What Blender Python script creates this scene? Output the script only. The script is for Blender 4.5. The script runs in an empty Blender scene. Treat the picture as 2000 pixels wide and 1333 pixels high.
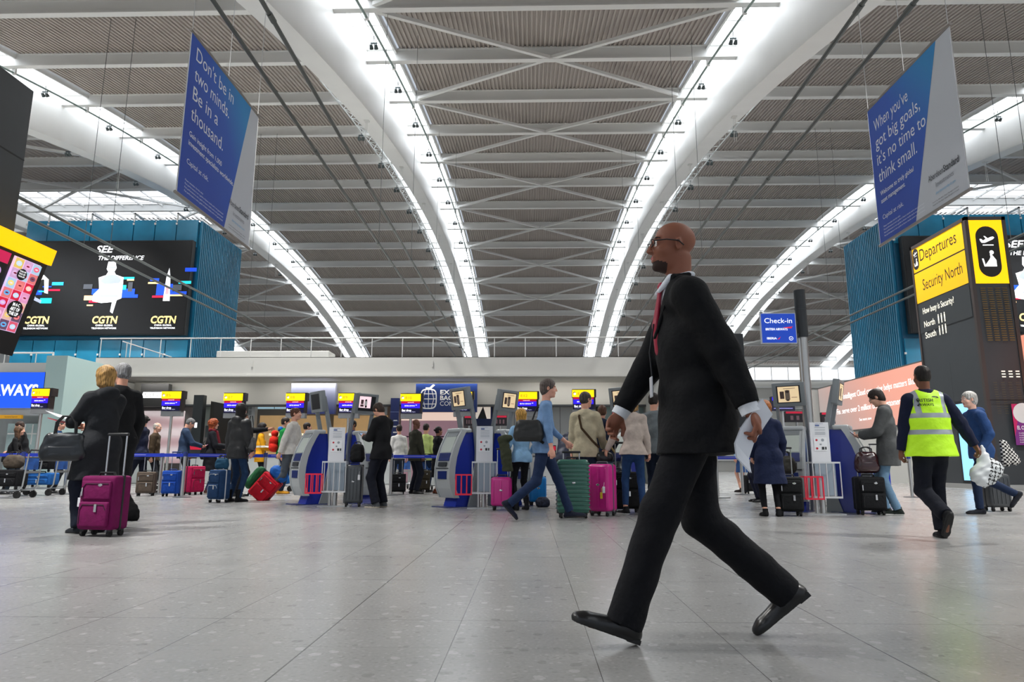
import bpy, math, random
import numpy as np
from mathutils import Vector, Matrix
random.seed(7)
C = bpy.context.scene.collection
SC = bpy.context.scene
# ------------------------------------------------------------------ camera, world, lights, exposure
CAMH = .71
TH = math.radians(1.52); PI_ = math.atan(244/1333); RL = math.radians(.15)
_f = np.array([-math.sin(TH)*math.cos(PI_), math.cos(TH)*math.cos(PI_), math.sin(PI_)])
_rt = np.array([math.cos(TH), math.sin(TH), 0.0]); _up = np.cross(_rt, _f)
_R = _rt*math.cos(RL)+_up*math.sin(RL); _U = -_rt*math.sin(RL)+_up*math.cos(RL)
cd = bpy.data.cameras.new('camera'); cam = bpy.data.objects.new('camera', cd); C.objects.link(cam)
cd.sensor_width = 36; cd.lens = 24.0; cd.clip_end = 400; cd.clip_start = .05
cam.matrix_world = Matrix(((_R[0], _U[0], -_f[0], 0), (_R[1], _U[1], -_f[1], 0), (_R[2], _U[2], -_f[2], CAMH), (0, 0, 0, 1)))
SC.camera = cam
SC.view_settings.view_transform = 'Standard'; SC.view_settings.look = 'None'
SC.view_settings.exposure = 0.1; SC.view_settings.gamma = 1; SC.view_settings.use_curve_mapping = False
w = bpy.data.worlds.new('overcast'); SC.world = w; w.use_nodes = True
w.node_tree.nodes['Background'].inputs[0].default_value = (.80, .88, 1.0, 1)
w.node_tree.nodes['Background'].inputs[1].default_value = .65

def roofz(Y):                       # underside of the purlins
    return 22.15-.0033*(Y-59)**2
XC = .97
RAFT = [XC-45, XC-27, XC-9, XC+9, XC+27, XC+45]
def spotlamp(x, y, z, e, tx=0, ty=0):
    l = bpy.data.lights.new('floodlight', 'SPOT'); l.energy = e; l.spot_size = math.radians(120); l.spot_blend = .8
    l.shadow_soft_size = .35; l.color = (1, .98, .94)
    o = bpy.data.objects.new('floodlight', l); C.objects.link(o); o.location = (x, y, z)
    o.rotation_euler = (math.radians(ty), math.radians(tx), 0)
for x in RAFT[1:5]:
    for y in (-6, 4, 14, 25, 36, 50, 66, 84):
        spotlamp(x+(-1.5 if x < 0 else 1.5), y, roofz(max(y, 6))-2.9, 6800 if y < 40 else 5200)

def _ray(x, y): return _f+_R*(x-1000)/1333+_U*(666.5-y)/1333
def atY(x, y, Y): d = _ray(x, y); return Vector(np.array([0, 0, CAMH])+d*Y/d[1])
def atX(x, y, X): d = _ray(x, y); return Vector(np.array([0, 0, CAMH])+d*X/d[0])
def atF(x, y): d = _ray(x, y); return Vector(np.array([0, 0, CAMH])+d*(-CAMH)/d[2])

# ------------------------------------------------------------------ materials
MATS = {}
def lin(c):
    if isinstance(c, str): c = tuple(int(c[i:i+2], 16)/255 for i in (0, 2, 4))
    return tuple((v/12.92 if v <= .04045 else ((v+.055)/1.055)**2.4) for v in c[:3])+(1,)
def mat(col, rough=.6, metal=0, emit=0, noise=0, nscale=8, bump=0, bscale=40, spec=.5, alpha=1, name=None, coat=0):
    key = (col, rough, metal, emit, noise, nscale, bump, bscale, spec, alpha, coat)
    if key in MATS: return MATS[key]
    m = bpy.data.materials.new(name or 'm_%s' % col); m.use_nodes = True
    nt = m.node_tree; b = nt.nodes['Principled BSDF']
    c = lin(col)
    b.inputs['Base Color'].default_value = c; b.inputs['Roughness'].default_value = rough
    b.inputs['Metallic'].default_value = metal; b.inputs['Specular IOR Level'].default_value = spec
    if coat: b.inputs['Coat Weight'].default_value = coat; b.inputs['Coat Roughness'].default_value = .15
    if emit:
        b.inputs['Emission Color'].default_value = c; b.inputs['Emission Strength'].default_value = emit
    if alpha < 1: b.inputs['Alpha'].default_value = alpha
    if noise or bump:
        tc = nt.nodes.new('ShaderNodeTexCoord')
    if noise:
        n = nt.nodes.new('ShaderNodeTexNoise'); n.inputs['Scale'].default_value = nscale; n.inputs['Detail'].default_value = 5
        nt.links.new(tc.outputs['Object'], n.inputs['Vector'])
        r = nt.nodes.new('ShaderNodeMapRange'); r.inputs[1].default_value = .3; r.inputs[2].default_value = .7
        r.inputs[3].default_value = 1-noise; r.inputs[4].default_value = 1+noise
        nt.links.new(n.outputs[0], r.inputs[0])
        x = nt.nodes.new('ShaderNodeVectorMath'); x.operation = 'SCALE'; x.inputs[0].default_value = c[:3]
        nt.links.new(r.outputs[0], x.inputs['Scale']); nt.links.new(x.outputs[0], b.inputs['Base Color'])
        if emit: nt.links.new(x.outputs[0], b.inputs['Emission Color'])
    if bump:
        n2 = nt.nodes.new('ShaderNodeTexNoise'); n2.inputs['Scale'].default_value = bscale; n2.inputs['Detail'].default_value = 3
        nt.links.new(tc.outputs['Object'], n2.inputs['Vector'])
        bp = nt.nodes.new('ShaderNodeBump'); bp.inputs['Strength'].default_value = bump; bp.inputs['Distance'].default_value = .02
        nt.links.new(n2.outputs[0], bp.inputs['Height']); nt.links.new(bp.outputs[0], b.inputs['Normal'])
    MATS[key] = m
    return m
def cloth(col, rough=.85): return mat(col, rough, noise=.12, nscale=14, bump=.35, bscale=22, spec=.25)
def glow(col, e=1.0): return mat(col, .4, emit=e, spec=.3)

# ------------------------------------------------------------------ mesh builder
class MB:
    def __init__(s): s.v = []; s.f = []; s.m = []
    def add(s, vs, fs, mi=0):
        o = len(s.v); s.v += [tuple(v) for v in vs]; s.f += [tuple(i+o for i in f) for f in fs]; s.m += [mi]*len(fs); return s
    def hexa(s, p, mi=0):           # 8 points: bottom ring 0-3 (ccw from above), top ring 4-7
        return s.add(p, [(3, 2, 1, 0), (4, 5, 6, 7), (0, 1, 5, 4), (1, 2, 6, 5), (2, 3, 7, 6), (3, 0, 4, 7)], mi)
    def box(s, a, b, mi=0):
        x0, y0, z0 = [min(a[i], b[i]) for i in range(3)]; x1, y1, z1 = [max(a[i], b[i]) for i in range(3)]
        return s.hexa([(x0, y0, z0), (x1, y0, z0), (x1, y1, z0), (x0, y1, z0), (x0, y0, z1), (x1, y0, z1), (x1, y1, z1), (x0, y1, z1)], mi)
    def rbox(s, a, b, r=.02, n=3, mi=0, M=None):      # box with rounded edges
        x0, y0, z0 = [min(a[i], b[i]) for i in range(3)]; x1, y1, z1 = [max(a[i], b[i]) for i in range(3)]
        r = min(r, (x1-x0)/2.01, (y1-y0)/2.01, (z1-z0)/2.01)
        ks = [-math.cos(math.pi/2*i/n) for i in range(n+1)]
        def ax(lo, hi): return [lo+r+r*k for k in ks]+[hi-r-r*k for k in reversed(ks)]
        X, Y, Z = ax(x0, x1), ax(y0, y1), ax(z0, z1); N = len(X); idx = {}; vs = []; fs = []
        def vid(i, j, k):
            if (i, j, k) in idx: return idx[(i, j, k)]
            p = Vector((X[i], Y[j], Z[k])); c = Vector((min(max(p.x, x0+r), x1-r), min(max(p.y, y0+r), y1-r), min(max(p.z, z0+r), z1-r)))
            d = p-c
            if d.length > 1e-9: p = c+d*(r/d.length)
            if M is not None: p = M @ p
            idx[(i, j, k)] = len(vs); vs.append(p); return idx[(i, j, k)]
        for a_ in range(N-1):
            for b_ in range(N-1):
                fs.append((vid(a_, b_, 0), vid(a_, b_+1, 0), vid(a_+1, b_+1, 0), vid(a_+1, b_, 0)))
                fs.append((vid(a_, b_, N-1), vid(a_+1, b_, N-1), vid(a_+1, b_+1, N-1), vid(a_, b_+1, N-1)))
                fs.append((vid(a_, 0, b_), vid(a_+1, 0, b_), vid(a_+1, 0, b_+1), vid(a_, 0, b_+1)))
                fs.append((vid(a_, N-1, b_), vid(a_, N-1, b_+1), vid(a_+1, N-1, b_+1), vid(a_+1, N-1, b_)))
                fs.append((vid(0, a_, b_), vid(0, a_, b_+1), vid(0, a_+1, b_+1), vid(0, a_+1, b_)))
                fs.append((vid(N-1, a_, b_), vid(N-1, a_+1, b_), vid(N-1, a_+1, b_+1), vid(N-1, a_, b_+1)))
        return s.add(vs, fs, mi)
    def tube(s, pts, r, n=10, mi=0, cap=True, sq=None):
        pts = [Vector(p) for p in pts]; rs = r if isinstance(r, (list, tuple)) else [r]*len(pts); vs = []; fs = []
        pu = None
        for i, p in enumerate(pts):
            d = (pts[min(i+1, len(pts)-1)]-pts[max(i-1, 0)]).normalized()
            if pu is None: pu = Vector((0, 0, 1)) if abs(d.z) < .9 else Vector((1, 0, 0))
            a = d.cross(pu).normalized(); pu = a.cross(d).normalized()
            for k in range(n):
                t = 2*math.pi*(k+.5)/n
                vs.append(p+(a*math.cos(t)*(sq or 1)+pu*math.sin(t))*rs[i])
        for i in range(len(pts)-1):
            for k in range(n):
                fs.append((i*n+k, i*n+(k+1) % n, (i+1)*n+(k+1) % n, (i+1)*n+k))
        if cap: fs.append(tuple(range(n))[::-1]); fs.append(tuple((len(pts)-1)*n+k for k in range(n)))
        return s.add(vs, fs, mi)
    def bar(s, a, b, w, h, mi=0): # rectangular bar
        a, b = Vector(a), Vector(b); d = (b-a).normalized(); u = Vector((0, 0, 1)) if abs(d.z) < .95 else Vector((0, 1, 0))
        x = d.cross(u).normalized()*w/2; y = x.cross(d).normalized()*h/2
        return s.hexa([a-x-y, a+x-y, b+x-y, b-x-y, a-x+y, a+x+y, b+x+y, b-x+y], mi)
    def cyl(s, a, b, r, n=16, mi=0, r2=None): return s.tube([a, b], [r, r if r2 is None else r2], n, mi)
    def prism(s, poly, d, mi=0, M=None, side=None):  # poly in (x,y), extruded 0..d along z, matrix M
        n = len(poly); M = M or Matrix(); d0, d1 = d if isinstance(d, tuple) else (0, d)
        vs = [M @ Vector((x, y, d0)) for x, y in poly]+[M @ Vector((x, y, d1)) for x, y in poly]
        s.add(vs, [tuple(range(n))[::-1], tuple(range(n, 2*n))], mi)
        return s.add(vs, [(i, (i+1) % n, n+(i+1) % n, n+i) for i in range(n)], mi if side is None else side)
    def ell(s, c, r, nu=16, nv=10, mi=0, M=None):
        vs = []; fs = []
        for j in range(nv+1):
            t = math.pi*j/nv
            for i in range(nu):
                q = 2*math.pi*i/nu; p = Vector((r[0]*math.sin(t)*math.cos(q), r[1]*math.sin(t)*math.sin(q), r[2]*math.cos(t)))
                if M is not None: p = M @ p
                vs.append(Vector(c)+p)
        for j in range(nv):
            for i in range(nu): fs.append((j*nu+i, (j+1)*nu+i, (j+1)*nu+(i+1) % nu, j*nu+(i+1) % nu))
        return s.add(vs, fs, mi)
    def lathe(s, prof, c=(0, 0, 0), n=24, mi=0, M=None):
        vs = []; fs = []
        for r, z in prof:
            for k in range(n):
                p = Vector((r*math.cos(2*math.pi*k/n), r*math.sin(2*math.pi*k/n), z))
                if M is not None: p = M @ p
                vs.append(Vector(c)+p)
        for i in range(len(prof)-1):
            for k in range(n): fs.append((i*n+k, i*n+(k+1) % n, (i+1)*n+(k+1) % n, (i+1)*n+k))
        return s.add(vs, fs, mi)
    def xf(s, M):
        s.v = [tuple(M @ Vector(v)) for v in s.v]; return s
    def build(s, name, mats, parent=None, smooth=False, world=False, label=None):
        me = bpy.data.meshes.new(name)
        vs = s.v
        if world and parent is not None:
            inv = parent.matrix_basis.inverted(); vs = [tuple(inv @ Vector(v)) for v in vs]
        me.from_pydata(vs, [], s.f)
        if not isinstance(mats, (list, tuple)): mats = [mats]
        for m in mats: me.materials.append(m)
        me.polygons.foreach_set('material_index', s.m)
        me.validate(verbose=False)
        import bmesh
        bm = bmesh.new(); bm.from_mesh(me); bmesh.ops.recalc_face_normals(bm, faces=bm.faces); bm.to_mesh(me); bm.free()
        if smooth:
            me.polygons.foreach_set('use_smooth', [True]*len(me.polygons))
            try: me.set_sharp_from_angle(angle=math.radians(40))
            except Exception: pass
        o = bpy.data.objects.new(name, me); C.objects.link(o)
        if parent is not None: o.parent = parent
        if label: o['label'] = label
        return o
def tag(o, label=None, cat=None, group=None, kind=None):
    if label: o['label'] = label
    if cat: o['category'] = cat
    if group: o['group'] = group
    if kind: o['kind'] = kind
    return o
def thing(name, loc, label, cat, rz=0, group=None):
    o = bpy.data.objects.new(name, None); C.objects.link(o); o.empty_display_size = .1
    o.matrix_basis = Matrix.Translation(Vector(loc)) @ Matrix.Rotation(rz, 4, 'Z')
    return tag(o, label, cat, group)
def struct(o): o['kind'] = 'structure'; return o
def copytree(o, M=None, label=None):
    c = o.copy(); C.objects.link(c)
    if M is not None: c.matrix_basis = M
    if label: c['label'] = label
    for ch in o.children:
        d = ch.copy(); C.objects.link(d); d.parent = c
        for g in ch.children:
            e = g.copy(); C.objects.link(e); e.parent = d
    return c
# text as mesh on a panel
_TC = {}
def textdata(t, shear=0, bold=0):
    k = (t, shear, bold)
    if k in _TC: return _TC[k]
    cu = bpy.data.curves.new('lettering', 'FONT'); cu.body = t; cu.size = 1; cu.shear = shear; cu.offset = bold; cu.resolution_u = 3
    o = bpy.data.objects.new('lettering', cu); C.objects.link(o)
    bpy.context.view_layer.update()
    me = bpy.data.meshes.new_from_object(o.evaluated_get(bpy.context.evaluated_depsgraph_get()))
    v = [tuple(x.co) for x in me.vertices]; f = [tuple(p.vertices) for p in me.polygons]
    bpy.data.objects.remove(o); bpy.data.curves.remove(cu); bpy.data.meshes.remove(me)
    _TC[k] = (v, f); return v, f
class Panel:                        # a flat face: origin (lower left), ux, uy unit vectors, size W x H
    def __init__(s, o, ux, uy, W, H):
        s.o = Vector(o); s.ux = Vector(ux).normalized(); s.uy = Vector(uy).normalized(); s.n = s.ux.cross(s.uy).normalized(); s.W = W; s.H = H
        s.mb = MB(); s.mats = []; s.lev = 0
    def mi(s, m):
        if m not in s.mats: s.mats.append(m)
        return s.mats.index(m)
    def pt(s, u, v, d): return s.o+s.ux*u*s.W+s.uy*v*s.H+s.n*d
    def step(s): s.lev += .0006; return s.lev+.001
    def poly(s, pts, m, thick=None):
        d = s.step(); n = len(pts)
        s.mb.add([s.pt(u, v, d) for u, v in pts], [tuple(range(n))], s.mi(m)); return s
    def rect(s, u0, v0, u1, v1, m): return s.poly([(u0, v0), (u1, v0), (u1, v1), (u0, v1)], m)
    def disc(s, u, v, r, m, ry=None, n=24):
        a = s.W/s.H
        return s.poly([(u+r*math.cos(2*math.pi*k/n), v+(ry if ry else r*a)*math.sin(2*math.pi*k/n)) for k in range(n)], m)
    def text(s, t, u, v, h, m, w=None, shear=0, bold=0, align='l', dv=0):
        d = s.step(); vs, fs = textdata(t, shear, bold)
        if not vs: return s
        x0 = min(p[0] for p in vs); x1 = max(p[0] for p in vs)
        sc = h*s.H/.72; sx = sc if w is None else w*s.W/max(x1-x0, 1e-6)
        off = 0 if align == 'l' else (-(x1-x0)*sx/2 if align == 'c' else -(x1-x0)*sx)
        O = s.pt(u, v, d)
        s.mb.add([O+s.ux*((p[0]-x0)*sx+off)+s.uy*(p[1]*sc) for p in vs], fs, s.mi(m)); return s
    def done(s, name, parent=None, world=True):
        me = bpy.data.meshes.new(name); vs = s.mb.v
        if world and parent is not None:
            inv = parent.matrix_basis.inverted(); vs = [tuple(inv @ Vector(v)) for v in vs]
        me.from_pydata(vs, [], s.mb.f)
        for m in s.mats: me.materials.append(m)
        me.polygons.foreach_set('material_index', s.mb.m)
        o = bpy.data.objects.new(name, me); C.objects.link(o)
        if parent is not None: o.parent = parent
        return o
WHITE = mat('f2f2f0', .5); BLACK = mat('0c0c0e', .5); DGREY = mat('2e3032', .45); STEEL = mat('c0c0be', .3, metal=.85); CHROME = mat('d0d0d0', .15, metal=1)
RUBBER = mat('141414', .8); BABLUE = mat('0a2a96', .4, coat=.3)
# ------------------------------------------------------------------ setting: floor, roof, walls
def floor_mat():
    m = bpy.data.materials.new('terrazzo'); m.use_nodes = True; nt = m.node_tree; b = nt.nodes['Principled BSDF']; L = nt.links.new
    tc = nt.nodes.new('ShaderNodeTexCoord'); sp = nt.nodes.new('ShaderNodeSeparateXYZ'); L(tc.outputs['Object'], sp.inputs[0])
    def math_(op, a, bb=None):
        n = nt.nodes.new('ShaderNodeMath'); n.operation = op
        for i, v in enumerate((a, bb)):
            if v is None: continue
            if isinstance(v, (int, float)): n.inputs[i].default_value = v
            else: L(v, n.inputs[i])
        return n.outputs[0]
    def lines(out, x0, per, wd): return math_('LESS_THAN', math_('PINGPONG', math_('SUBTRACT', out, x0-per*400), per/2), wd)
    jx = lines(sp.outputs[0], -.884, .564, .0017); jx2 = lines(sp.outputs[0], -.884, 2.256, .0034)
    jy = lines(sp.outputs[1], 3.359, 1.128, .0022); jy2 = lines(sp.outputs[1], 2.87, 1.128, .0012)
    j = math_('MAXIMUM', math_('MAXIMUM', jx, jx2), math_('MAXIMUM', jy, math_('MULTIPLY', jy2, .5)))
    mp = nt.nodes.new('ShaderNodeMapping'); mp.inputs['Scale'].default_value = (1, 1, 1); L(tc.outputs['Object'], mp.inputs[0])
    nz = nt.nodes.new('ShaderNodeTexNoise'); nz.inputs['Scale'].default_value = 6; nz.inputs['Detail'].default_value = 2; L(mp.outputs[0], nz.inputs['Vector'])
    add = nt.nodes.new('ShaderNodeMixRGB'); add.inputs[0].default_value = .06; L(mp.outputs[0], add.inputs[1]); L(nz.outputs['Color'], add.inputs[2])
    def chips(scale, lo, hi):
        v = nt.nodes.new('ShaderNodeTexVoronoi'); v.inputs['Scale'].default_value = scale; L(add.outputs[0], v.inputs['Vector'])
        r = nt.nodes.new('ShaderNodeSeparateColor'); L(v.outputs['Color'], r.inputs[0])
        near = math_('LESS_THAN', v.outputs['Distance'], .33)
        a = math_('MULTIPLY', near, math_('GREATER_THAN', r.outputs[0], hi)); d = math_('MULTIPLY', near, math_('LESS_THAN', r.outputs[0], lo))
        return a, d
    a1, d1 = chips(16, .12, .86); a2, d2 = chips(45, .25, .74)
    big = nt.nodes.new('ShaderNodeTexNoise'); big.inputs['Scale'].default_value = 1.3; L(tc.outputs['Object'], big.inputs['Vector'])
    tile = nt.nodes.new('ShaderNodeTexNoise'); tile.inputs['Scale'].default_value = 60; tile.inputs['Detail'].default_value = 4; L(tc.outputs['Object'], tile.inputs['Vector'])
    val = math_('ADD', math_('MULTIPLY', big.outputs[0], .05), math_('MULTIPLY', tile.outputs[0], .10))
    val = math_('ADD', val, .2)
    for x, k in ((a1, .07), (a2, .045), (d1, -.05), (d2, -.035)): val = math_('ADD', val, math_('MULTIPLY', x, k))
    val = math_('MULTIPLY', val, math_('SUBTRACT', 1.0, math_('MULTIPLY', j, .72)))
    cc = nt.nodes.new('ShaderNodeCombineColor'); L(val, cc.inputs[0]); L(math_('MULTIPLY', val, 1.0), cc.inputs[1]); L(math_('MULTIPLY', val, .985), cc.inputs[2])
    L(cc.outputs[0], b.inputs['Base Color']); b.inputs['Roughness'].default_value = .3
    rr = math_('ADD', math_('MULTIPLY', big.outputs[0], .12), .2); L(rr, b.inputs['Roughness'])
    b.inputs['Specular IOR Level'].default_value = .5
    return m
mb = MB(); mb.add([(-62, -25, 0), (64, -25, 0), (64, 110, 0), (-62, 110, 0)], [(0, 1, 2, 3)])
struct(mb.build('floor', floor_mat()))

DECK = mat('aba39d', .7); PURL = mat('dededc', .5); RAFT_M = mat('eeeeec', .38, noise=.03, nscale=.6)
Y0, Y1 = -8.0, 104.0
PY = [23.4+5.2*k for k in range(-6, 16)]
SKY = glow('f4f9ff', 4.2)
# corrugated deck
mb = MB()
edges = [-62]+RAFT+[64]
for i in range(len(edges)-1):
    xa = edges[i]+(2.0 if i else 0); xb = edges[i+1]-(2.0 if i < len(edges)-2 else 0)
    pitch = .2 if 2 <= i <= 4 else .4
    n = int((xb-xa)/pitch); xs = []
    for k in range(n):
        x = xa+(xb-xa)*k/n; p = (xb-xa)/n
        xs += [(x, .08), (x+p*.42, .08), (x+p*.5, 0), (x+p*.92, 0)]
    xs.append((xb, .08)); ny = 34; vs = []; fs = []; m = len(xs)
    outer = i in (0, 1, 5, 6)
    for j in range(ny+1):
        y = Y0+(Y1-Y0)*j/ny
        vs += [(x, y, roofz(y)+.6+dz) for x, dz in xs]
    for j in range(ny):
        ym = Y0+(Y1-Y0)*(j+.5)/ny
        if outer and 51.5 < ym < 59.5: continue
        for k in range(m-1): fs.append((j*m+k, j*m+k+1, (j+1)*m+k+1, (j+1)*m+k))
    mb.add(vs, fs)
ceil = struct(mb.build('ceiling', DECK))
for y in PY:
    z = roofz(y); mb = MB()
    mb.box((-62, y-.03, z), (64, y+.03, z+.62)); mb.box((-62, y-.14, z-.03), (64, y+.14, z+.03)); mb.box((-62, y-.14, z+.56), (64, y+.14, z+.62))
    mb.build('purlin', PURL, ceil)
for i in range(len(edges)-1):
    xa, xb = edges[i]+2.1, edges[i+1]-2.1; xm = (xa+xb)/2
    for k in range(0, len(PY)-2, 2):
        if i in (2, 4) and k < len(PY)-4: continue
        if i in (0, 6): continue
        for s in (xa, xb):
            for kk in (k, k+2):
                mb = MB(); mb.bar((s, PY[kk]+(.2 if kk == k else -.2), roofz(PY[kk])+.1), (xm, PY[k+1], roofz(PY[k+1])+.1), .16, .16)
                mb.build('brace', PURL, ceil)
# rafters + skylights + rails
ti = 0; wi = 0
for ri, xr in enumerate(RAFT):
    mb = MB(); n = 56; vs = []; fs = []
    for j in range(n+1):
        y = Y0+(Y1-Y0)*j/n; z = roofz(y); D = max(3.1-.033*y, .45)
        vs += [(xr-.5, y, z+.75), (xr-.5, y, z-D*.93), (xr-.44, y, z-D), (xr+.44, y, z-D), (xr+.5, y, z-D*.93), (xr+.5, y, z+.75)]
    for j in range(n):
        for k in range(6): fs.append((j*6+k, j*6+(k+1) % 6, (j+1)*6+(k+1) % 6, (j+1)*6+k))
    mb.add(vs, fs); ti += 1
    o = struct(mb.build('trim_%d' % ti, RAFT_M, None, smooth=True))
    for k in range(2, 10):              # hanger plates on the soffit
        if ri in (0, 5): break
        y = 22+9*k-9; z = roofz(y)-max(3.1-.033*y, .45)
        q = MB(); q.box((xr-.12, y-.12, z-.06), (xr+.12, y+.12, z+.02)); q.tube([(xr-.03, y, z), (xr-.05, y, z-1.3)], .012, 5); q.tube([(xr+.03, y, z), (xr+.05, y, z-1.3)], .012, 5)
        q.build('hanger', PURL, o)
    for s in (-1, 1):
        wi += 1; mb = MB(); bars = MB()
        for j in range(n):
            y, y2 = Y0+(Y1-Y0)*j/n, Y0+(Y1-Y0)*(j+1)/n
            a, b_ = xr+s*.5, xr+s*1.85
            mb.add([(a, y, roofz(y)+.66), (b_, y, roofz(y)+.66), (b_, y2, roofz(y2)+.66), (a, y2, roofz(y2)+.66)], [(0, 1, 2, 3)])
            mid = xr+s*1.15
            bars.bar((mid, y, roofz(y)+.62), (mid, y2, roofz(y2)+.62), .04, .05)
            bars.bar((b_, y, roofz(y)+.55), (b_, y2, roofz(y2)+.55), .1, .3)
            if j % 2: bars.bar((a, y, roofz(y)+.6), (b_, y, roofz(y)+.6), .05, .06)
        wo = struct(mb.build('window_%d' % wi, SKY)); bars.build('glazing_bars', PURL, wo)
# transverse skylights in the outer bays
for xa, xb in ((-62, RAFT[1]-2), (RAFT[4]+2, 64)):
    wi += 1; mb = MB(); bars = MB()
    ys = [51.3+8.4*k/6 for k in range(7)]
    for k in range(6):
        mb.add([(xa, ys[k], roofz(ys[k])+.62), (xb, ys[k], roofz(ys[k])+.62), (xb, ys[k+1], roofz(ys[k+1])+.62), (xa, ys[k+1], roofz(ys[k+1])+.62)], [(0, 1, 2, 3)])
        bars.box((xa, ys[k]-.04, roofz(ys[k])+.55), (xb, ys[k]+.04, roofz(ys[k])+.6))
    x = xa
    while x < xb:
        bars.box((x-.04, ys[0], roofz(55)+.35), (x+.04, ys[-1], roofz(55)+.5)); x += 1.7
    wo = struct(mb.build('window_%d' % wi, glow('f4f9ff', 1.6))); bars.build('glazing_bars', PURL, wo)

# outer walls
WALLM = mat('b9b8b2', .7); FAR = mat('c8c6c0', .7)
mb = MB(); mb.box((-62, 104, 0), (64, 104.4, 17.5)); wb = struct(mb.build('wall_back', FAR))
for z in (1.5, 3, 4.6, 6.2, 7.6, 9.2, 10.6, 12.4):
    m2 = MB(); m2.box((-62, 103.8, z), (64, 104, z+.22)); m2.build('rail', PURL, wb)
mb = MB(); mb.box((-62, 103.6, 13.6), (64, 103.9, 15.5)); wi += 1; wo = struct(mb.build('window_%d' % wi, glow('f4f9ff', 1.4)))
mb = MB()
for k in range(50): mb.box((-61+2.5*k, 103.5, 13.5), (-60.9+2.5*k, 103.6, 15.6))
mb.box((-62, 103.45, 13.3), (64, 103.6, 13.6)); mb.box((-62, 103.45, 15.5), (64, 103.6, 15.8)); mb.build('window_frame', PURL, wo)
for nm, x in (('wall_left', -62.3), ('wall_right', 64)):
    mb = MB(); mb.box((x, -25, 0), (x+.3, 104, 24)); struct(mb.build(nm, mat('c6c9ca', .7)))

# back building with balcony
def pb(mb, x0, y0, x1, y1, Y, dep=.1, mi=0):
    a = atY(x0, y1, Y); b = atY(x1, y0, Y); return mb.box((a.x, Y, a.z), (b.x, Y+dep, b.z), mi)
zt = 5.17; zl = 4.38
mb = MB(); mb.box((-18.3, 28, zl), (5.4, 29, zt)); mb.box((-18.3, 28.0, zt-.02), (5.4, 36, zt)); mb.box((-18.3, 27.9, zl-.04), (5.4, 28.1, zl+.03))
for x in (-11.6, -4.05): mb.box((x-.03, 27.97, 4.75), (x+.03, 28.01, 5.0))
balc = struct(mb.build('trim_7', mat('d2d1cc', .6)))
mb = MB(); mb.box((-18.3, 30.2, 3.35), (5.4, 30.5, zl)); mb.box((-18.3, 28.5, zl-.02), (5.4, 30.4, zl+.1)); struct(mb.build('wall_front', mat('bdbbb4', .7)))
mb = MB(); mb.box((-18.3, 30.15, 3.3), (5.4, 30.55, 3.38)); struct(mb.build('trim_8', mat('3a3d40', .5)))
mb = MB(); mb.box((-30, 32.5, 0), (5.4, 32.8, 5.1)); mb.box((5.1, 28.2, 0), (5.4, 36, 5.15)); struct(mb.build('wall_counter', mat('9a9c9a', .7)))
# lower parapet box on the balcony, railing
mb = MB(); a = atY(418, 697, 29); b = atY(640, 684, 29); mb.rbox((a.x, 29.2, zt-.02), (b.x, 30.2, b.z), .03)
tag(mb.build('plant_box', mat('cfcfcb', .6)), 'long low white box standing on the balcony behind the railing', 'box')
r = thing('balcony_railing', (-18.3, 28.15, zt), 'thin white metal railing along the edge of the upper balcony', 'railing')
m = MB(); m.cyl((0, 0, .84), (23.6, 0, .84), .03, 8); m.build('handrail', mat('dcdcda', .4), r)
for k in range(19):
    m = MB(); m.cyl((.05+1.29*k, 0, 0), (.05+1.29*k, 0, .84), .02, 6); m.build('post', mat('dcdcda', .4), r)
r = thing('ramp_railing', (-18, 28.6, zt), 'short sloping white handrail at the left end of the balcony', 'railing')
m = MB(); m.cyl((.4, 0, .8), (2.6, 0, .1), .025, 8); m.build('handrail', mat('dcdcda', .4), r)
for k in range(3): m = MB(); m.cyl((.6+.8*k, 0, 0), (.6+.8*k, 0, .74-.25*k), .018, 6); m.build('post', mat('dcdcda', .4), r)
# left lower building, pale teal pier
a = atY(92, 695, 24); b = atY(133, 695, 24)
PTEAL = mat('a9c2c0', .4); mb = MB(); mb.box((a.x, 24, 0), (b.x, 24+2.1, a.z)); struct(mb.build('trim_9', PTEAL))
mb = MB(); p0 = atY(0, 727, 24.5); p1 = atY(92, 709, 24.5); mb.box((-32, 24.5, p0.z), (p1.x, 25.2, p1.z)); mb.box((-32, 25, p0.z), (p1.x, 40, p1.z-.1)); struct(mb.build('trim_10', mat('d2d1cc', .6)))
mb = MB(); mb.box((-32, 26, 0), (p1.x-.1, 26.2, p0.z)); struct(mb.build('wall_left_counter', mat('8f9596', .6)))
r = thing('balcony_railing', (-32, 24.8, p1.z), 'short white railing on the lower balcony at the far left above the blue airline lightbox', 'railing')
m = MB(); m.cyl((0, 0, .42), (32+p1.x, 0, .42), .03, 8); m.build('handrail', mat('dcdcda', .4), r)
for k in range(12):
    m = MB(); m.cyl((.3+1.2*k, 0, 0), (.3+1.2*k, 0, .42), .02, 6); m.build('post', mat('dcdcda', .4), r)

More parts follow.
